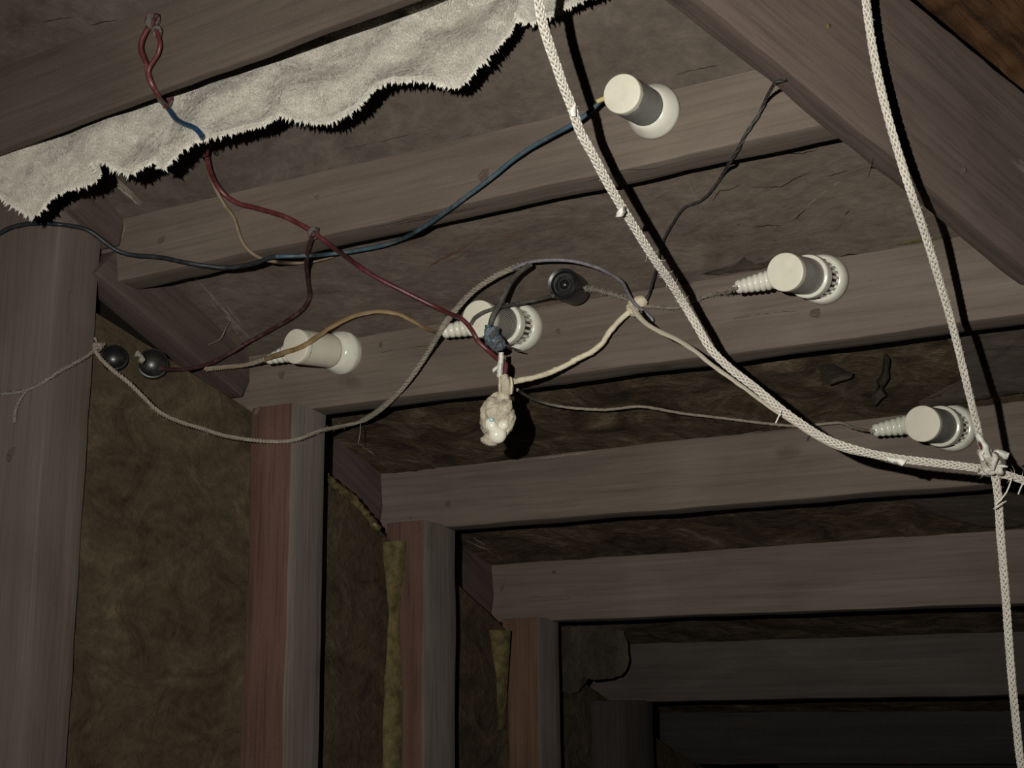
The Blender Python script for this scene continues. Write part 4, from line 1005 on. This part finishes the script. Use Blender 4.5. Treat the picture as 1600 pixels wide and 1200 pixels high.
for k, (x, y, rx, ry, ro) in enumerate(((765, 632, 13, 9, .9), (785, 641, 13, 20, -.5), (757, 656, 7, 20, .1), (797, 660, 7, 18, -.25), (764, 689, 13, 8, -.3))):
    lump('crust_flake', (x, y), db_ - 0.004 - 0.001 * (k % 3), rx, ry, 0.006, M['clay'], hb, 0.22, rot=ro, seg=32, crease=0.15, seed=k * 2.0)
g = lump('white_globe', (777, 679), db_ - 0.0085, 14.5, 14, 0.0078, M['bulb'], hb, 0.05); g['label'] = 'glossy white globe'
lump('white_globe', (768, 664), db_ - 0.0095, 9, 11, 0.0055, M['bulb'], hb, 0.10, rot=.5)
lump('white_globe', (764, 686), db_ - 0.004, 11, 10, 0.005, M['clay'], hb, 0.12)
lump('white_globe', (787, 664), db_ - 0.0075, 9, 9, 0.005, M['bulb'], hb, 0.14)
lump('pale_blue_spot', (768, 656), db_ - 0.0140, 3.6, 3.6, 0.003, M['paleblue'], hb, 0.08)['label'] = 'pale blue spot'
for k in range(5):
    a = 0.5 + k * 0.25; pts = [P(776 + (20 + k) * math.cos(s * 0.32 + k), 650 + (28 - k * 3) * math.sin(s * 0.32 + k), db_ - 0.008 - 0.002 * math.sin(s)) for s in range(10)]
    v, f = tube_geo(catmull(pts, 0.002), 0.0011, 6, amp=0.5, freq=300); mk('crust_ridge', v, f, M['clay'], hb, None, 60)
bj = empty('wrapped_joint', P(772, 530, db_ - 0.004)); tag(bj, 'bunched blue-grey tape joint above the hanging bulb', 'tape')
lump('tape_core', (772, 531), db_, 13, 20, 0.008, M['tapeblue'], bj, 0.25, rot=0.7, seg=40, crease=0.4)
knotball((768, 525), db_ - 0.006, 0.0060, ['tapeblue', 'tapeblue', 'dkgrey', 'tapeblue'], bj, 6, 'tape_wrap', rt=0.0019, el=1.3)
knotball((779, 538), db_ - 0.004, 0.0052, ['dkgrey', 'tapeblue', 'dkgrey'], bj, 3, 'tape_wrap', seed=2, rt=0.0016)
scrap('tape_end', [(757, 508, 768, 507), (760, 516, 768, 514), (763, 524, 770, 520)], db_ - 0.006, M['blue'], bj)
scrap('tape_end', [(784, 534, 783, 537), (798, 541, 797, 544), (808, 545, 807, 547), (815, 547, 814, 548)], db_ - 0.001, M['dkgrey'], bj)

# ------------------------------------------------------------------ cracks and dust seams in the linings and beams
def crack(parent, pts, w=1.2, mat='crack', name='crack', lift=0.0002):
    c = []
    pts2 = []
    for i in range(len(pts) - 1):
        a, b = pts[i], pts[i + 1]; m_ = max(1, int(math.dist(a, b) / 5))
        for k in range(m_):
            t = k / m_; pts2.append((a[0] + (b[0] - a[0]) * t + random.uniform(-.8, .8), a[1] + (b[1] - a[1]) * t + random.uniform(-.7, .7)))
    pts2.append(pts[-1]); c = [P(x, y, surf(x, y) + 0.0002) for x, y in pts2]
    if len(c) < 2: return
    r = w / 2 * 1.3 / F
    v, f = tube_geo(c, lambda t: r * (0.25 + 1.0 * math.sin(math.pi * min(1, max(0, t))) ** 0.5), 5, flat=0.6, amp=0.5, freq=300)
    mk(name, v, f, M[mat], parent, None, 80)
p1, p2 = PAN[1], PAN[2]
for pts in ([(1286, 221), (1275, 235), (1255, 239), (1222, 240)], [(1270, 268), (1240, 280), (1222, 291), (1174, 293)], [(1160, 286), (1140, 296), (1125, 298), (1110, 318)], [(1222, 352), (1200, 352), (1176, 354)], [(1260, 325), (1245, 340), (1236, 347)], [(1160, 348), (1148, 354)], [(1326, 265), (1300, 274), (1288, 275)], [(1331, 327), (1319, 337)], [(1365, 245), (1362, 262), (1355, 280)]):
    crack(p2, pts, 1.5)
crack(BEAM[3]['ob'], [(1130, 501), (1180, 492), (1225, 487), (1268, 484)], 1.2); crack(BEAM[3]['ob'], [(1340, 440), (1375, 436)], 1); crack(BEAM[3]['ob'], [(575, 553), (640, 544), (700, 535)], 0.9)
crack(BEAM[3]['ob'], [(700, 553), (740, 547), (790, 548)], 0.8); crack(p2, [(1312, 402), (1326, 397), (1343, 397)], 2.4); crack(BEAM[5]['ob'], [(800, 931), (860, 932), (940, 933)], 0.9)
crack(PAN[1], [(1050, 118), (1080, 110), (1130, 100)], 1.4); crack(BEAM[2]['ob'], [(905, 118 + 170), (975, 266), (1040, 262)], .9)
crack(BEAM[1]['ob'], [(140, 40), (160, 34), (187, 31)], 1.4); crack(BEAM[1]['ob'], [(66, 35), (95, 28), (118, 27)], 1.4)
for pts in ([(1068, 266), (1080, 295), (1100, 335), (1128, 395)], [(1330, 272), (1280, 305), (1235, 345)]): crack(p2, pts, 0.9, 'fluff', 'cobweb_thread')
crack(PAN[3], [(830, 718), (880, 712), (930, 705)], 1.6, 'fluff', 'dust_seam'); crack(PAN[3], [(1160, 678), (1210, 670)], 1.2, 'fluff', 'dust_seam'); crack(PAN[3], [(610, 741), (660, 735), (710, 728)], 1.0, 'fluff', 'dust_seam')
for k in range(9):
    x0 = 300 + k * 6 + random.uniform(-6, 6); y0 = 428 + k * 5; crack(b3, [(x0, y0), (x0 + 35, y0 + 42), (x0 + 66, y0 + 88)], 0.5, 'fluff', 'cobweb_thread')
for k in range(7):
    o_ = k * 1.6; crack(PAN[1], [(166 + o_, 274 + random.uniform(-3, 3)), (188 + o_ * 1.4, 296), (214 + o_, 320 + random.uniform(-3, 3))], 1.6, 'fluff' if k in (1, 3) else 'string', 'dust_fibre')
crack(PAN[2], [(1402, 383), (1425, 376), (1445, 374)], 6, 'foam', 'foam_smear'); crack(PAN[2], [(1468, 371), (1482, 366), (1490, 362)], 4, 'foam', 'foam_smear')
crack(BEAM[2]['ob'], [(198, 342), (195, 355), (190, 375)], 1.4, 'fluff', 'dust_fibre')

# ------------------------------------------------------------------ knots and scars in the timber
M['knotw'] = plain('dark_wood_knot', (0.078, 0.058, 0.047, 1), 0.85, 0.15, 0.35, 200, bstr=0.6)
M['scar'] = plain('rusty_scar', (0.085, 0.045, 0.025, 1), 0.85, 0.15, 0.35, 160, bstr=0.6)
def knot(parent, x, y, rx, ry, rot=0.0, mat='knotw', name='knot', col=None):
    d = surf(x, y); lump(name, (x, y), d + 0.0002, rx, ry, 0.0007, M[mat], parent, 0.3, rot=rot, seg=18, seed=x * 0.1)
knot(BEAM[4]['ob'], 703, 787, 9, 6, 0.2); knot(BEAM[4]['ob'], 643, 809, 3, 2.5); knot(BEAM[2]['ob'], 762, 276, 15, 12, 0.2); knot(BEAM[2]['ob'], 497, 309, 5, 4)
knot(BEAM[3]['ob'], 443, 586, 8, 6); knot(BEAM[3]['ob'], 404, 642, 9, 6, 0.4); knot(BEAM[3]['ob'], 596, 539, 4, 5); knot(BEAM[3]['ob'], 874, 518, 6, 4, -0.6); knot(BEAM[3]['ob'], 1280, 489, 15, 7, 0.1)
knot(P1, 20, 712, 9, 14, -0.3); knot(P1, 108, 453, 2.5, 8); knot(RAF, 1503, 265, 7, 6); knot(RAF, 1292, 41, 6, 4, 0.3, 'foam', 'resin_spot')
knot(BEAM[5]['ob'], 868, 893, 6, 3, 0.4); knot(BEAM[5]['ob'], 787, 916, 9, 4, 0.9); knot(BEAM[2]['ob'], 257, 372, 14, 4, 0.6); knot(P2, 427, 938, 4, 3)
for pts, w_ in (([(668, 418), (690, 404), (715, 392), (738, 377)], 3.2), ([(690, 412), (715, 402), (735, 388)], 2.0), ([(782, 370), (795, 368), (812, 364)], 3.5)): crack(p2, pts, w_, 'scar', 'scar')
for pts in ([(560, 362), (640, 342), (720, 330)], [(610, 352), (690, 337), (770, 318)]): crack(BEAM[2]['ob'], pts, 1.0)
crack(BEAM[2]['ob'], [(520, 237), (600, 220), (700, 196)], 0.9)
for k in range(14):
    x0 = 312 + k * 4 + random.uniform(-8, 8); y0 = 437 + k * 5 + random.uniform(-5, 5); l = random.uniform(0.2, 0.6); crack(b3, [(x0, y0), (x0 + 40 * l, y0 + 48 * l), (x0 + 78 * l, y0 + 98 * l)], 0.8, 'fluff', 'cobweb_thread')
for a, b in (((712, 838), (800, 884)), ((735, 838), (768, 868)), ((556, 690), (608, 738))): crack(PAN[4] if a[1] > 800 else PAN[3], [a, ((a[0] + b[0]) / 2 + 3, (a[1] + b[1]) / 2 - 3), b], 1.0, 'fluff', 'cobweb_thread')
